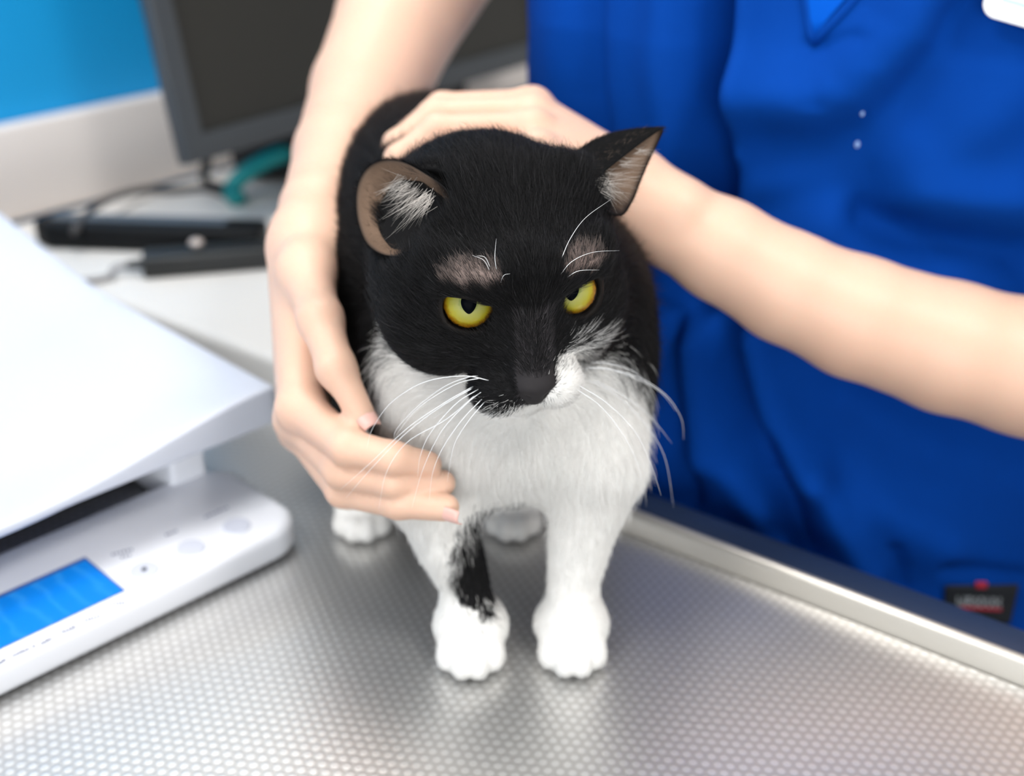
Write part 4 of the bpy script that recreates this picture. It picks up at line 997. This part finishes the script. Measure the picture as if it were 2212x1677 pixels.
# ---------------------------------------------------------------- trousers, shoes and hair
M_trou = mat('navy_trousers', lin(14, 22, 44), .8, sheen=.1)
def sd_tr(P):
    d = None
    for s in (-1, 1):
        a = V(.197, .285, -.10)+lat*s*.085; k = V(.21, .29, -.47)+lat*s*.09; f_ = V(.23, .33, -ZT+.07)+lat*s*.095
        e = smin(rc(P, a, k, .095, .066), rc(P, k, f_, .066, .055), .02); d = e if d is None else smin(d, e, .02)
    d = smin(d, ell(P, (.197, .285, -.09), (.165, .115, .09)), .03); return np.maximum(d, P[:, 2]-(-.03))
tv2, tq2 = surface(sd_tr, axis_coords([(-.05, .47, .01)]), axis_coords([(.08, .55, .01)]), axis_coords([(-ZT+.02, .0, .012)]), project=1)
mesh('trousers', tv2, tq2, M_trou, person)
def sd_sh(P):
    d = None
    for s in (-1, 1):
        f_ = V(.23, .33, -ZT)+lat*s*.095; e = smin(ell(P, f_+V(0, 0, .05), (.05, .05, .05)), rc(P, f_+V(0, 0, .035), f_+fac*.16+V(0, 0, .028), .04, .032), .03); d = e if d is None else np.minimum(d, e)
    return np.maximum(d, -(P[:, 2]+ZT-.002))
sv2, sq2 = surface(sd_sh, axis_coords([(-.02, .42, .009)]), axis_coords([(.08, .48, .009)]), axis_coords([(-ZT-.006, -ZT+.12, .009)]), project=1)
mesh('shoes', sv2, sq2, mat('white_clogs', lin(220, 220, 222), .5), person)
def sd_hr(P):
    d = ell(P, HEADC-fac*.016+V(0, 0, .016), (.081, .094, .108)); d = smin(d, ell(P, HEADC-fac*.095+V(0, 0, .03), (.045, .045, .045)), .03)
    return smax(d, -ell(P, HEADC+fac*.075+V(0, 0, -.045), (.068, .07, .085)), .015)
hv2, hq2 = surface(sd_hr, axis_coords([(.04, .30, .006)]), axis_coords([(.12, .46, .006)]), axis_coords([(.57, .85, .006)]), project=1)
mesh('hair', hv2, hq2, mat('dark_brown_hair', lin(48, 34, 26), .5, var=(60, .5)), person)
# ================================================================ LIGHT
def panel(name, x, y, sx, sy, power, label, temp=(1, 1, 1), rz=0.0):
    z = 1.75; r = empty(name, (x, y, z-.03), label, 'ceiling light', 'ceiling light panels')
    c, s = math.cos(rz), math.sin(rz); fr = (V(x, y, z-.03), V(c, s, 0), V(-s, c, 0), V(0, 0, 1))
    bm_mesh('frame', prism_bm(rect(-sx/2-.02, sx/2+.02, -sy/2-.02, sy/2+.02), .004, .0295, .003, frame=fr), M_lamp, r)
    bm_mesh('diffuser', prism_bm(rect(-sx/2, sx/2, -sy/2, sy/2), .0, .0038, 0, frame=fr), M_diff, r, smooth=False)
    ld = bpy.data.lights.new(name+'_light', 'AREA'); ld.shape = 'RECTANGLE'; ld.size = sx; ld.size_y = sy; ld.energy = power; ld.color = temp
    lo = bpy.data.objects.new('lamp', ld); COL.objects.link(lo); lo.parent = r; lo.location = (0, 0, -.004); lo.rotation_euler = (0, 0, rz)
    return r
M_lamp = mat('lamp_frame', (.8, .8, .8, 1), .5); M_diff = mat('lamp_diffuser', (.9, .9, .9, 1), .5, emit=((1, 1, 1, 1), 3.0))
panel('ceiling_light', .95, -.75, .6, .6, 25, 'square ceiling light panel above the near right of the table', (1, .985, .96))
panel('ceiling_light', -.95, -.55, .6, .6, 16, 'square ceiling light panel above the near left of the table', (.96, .98, 1))
panel('ceiling_light', -.35, 1.0 if False else .55, .6, .6, 14, 'square ceiling light panel above the worktop', (1, .99, .98))
# unseen window added behind the viewer as frontal fill light
M_wf = mat('fill_window_frame', (.85, .85, .85, 1), .4); M_fill = mat('fill_window_glow', (.8, .85, .9, 1), .2, emit=((.93, .97, 1, 1), 1.6))
wo = V(-.55, -2.5, 0); wfr = (wo, V(1, 0, 0), V(0, 0, 1), V(0, -1, 0))
for nm, r_, z0, z1, m_ in (('wall_front', rect(-2.05, 3.15, -ZT, 1.75), .02, .10, M_plain),): tag(bm_mesh(nm, prism_bm(r_, z0, z1, 0, frame=wfr), m_, smooth=False), kind='structure')
win = bm_mesh('fill_window_1', prism_bm(rect(-.9, 1.4, -.05, 1.25), .0, .019, .003, frame=wfr), M_wf); tag(win, kind='structure')
bm_mesh('fill_pane', prism_bm(rect(-.85, 1.35, .0, 1.2), -.004, -.001, 0, frame=wfr), M_fill, win, smooth=False)  # glowing sheet of the added window
bm_mesh('mullion', prism_bm(rect(.23, .27, .0, 1.2), -.012, -.0045, .002, frame=wfr), M_wf, win)
ld = bpy.data.lights.new('window_fill', 'AREA'); ld.shape = 'RECTANGLE'; ld.size = 2.1; ld.size_y = 1.15; ld.energy = 36; ld.color = (.95, .98, 1)  # fill lamp added to brighten the white chest from the front
lo = bpy.data.objects.new('window_fill', ld); COL.objects.link(lo); lo.location = wo+V(.25, .03, .6); lo.rotation_euler = (math.pi/2, 0, 0); lo.parent = win
w = bpy.data.worlds.new('room_light'); SC.world = w; w.use_nodes = True
w.node_tree.nodes['Background'].inputs[0].default_value = (1, .985, .965, 1); w.node_tree.nodes['Background'].inputs[1].default_value = .62
# ================================================================ CAMERA
cd_ = bpy.data.cameras.new('camera'); cd_.sensor_width = 36; cd_.sensor_fit = 'HORIZONTAL'; cd_.lens = FPX/2212*36; cd_.clip_start = .01
cd_.dof.use_dof = True; cd_.dof.focus_distance = .485; cd_.dof.aperture_fstop = 4.6
co = bpy.data.objects.new('camera', cd_); COL.objects.link(co); co.location = CAM; co.rotation_euler = (math.pi/2-PIT, 0, 0); SC.camera = co
SC.view_settings.view_transform = 'Standard'; SC.view_settings.look = 'None'; SC.view_settings.gamma = 1; SC.view_settings.exposure = -0.2
try: SC.view_settings.use_curve_mapping = False
except Exception: pass
SC.cycles.max_bounces = 8; SC.cycles.diffuse_bounces = 4; SC.cycles.caustics_reflective = False; SC.cycles.caustics_refractive = False; SC.cycles.glossy_bounces = 3; SC.cycles.transmission_bounces = 2; SC.cycles.transparent_max_bounces = 4
SC.cycles.use_denoising = True
SC.cycles_curves.shape = 'RIBBONS'
# everything was written relative to the table top: lift the place so that the floor is at zero
for o in list(SC.objects):
    if o.parent is None: o.location.z += ZT
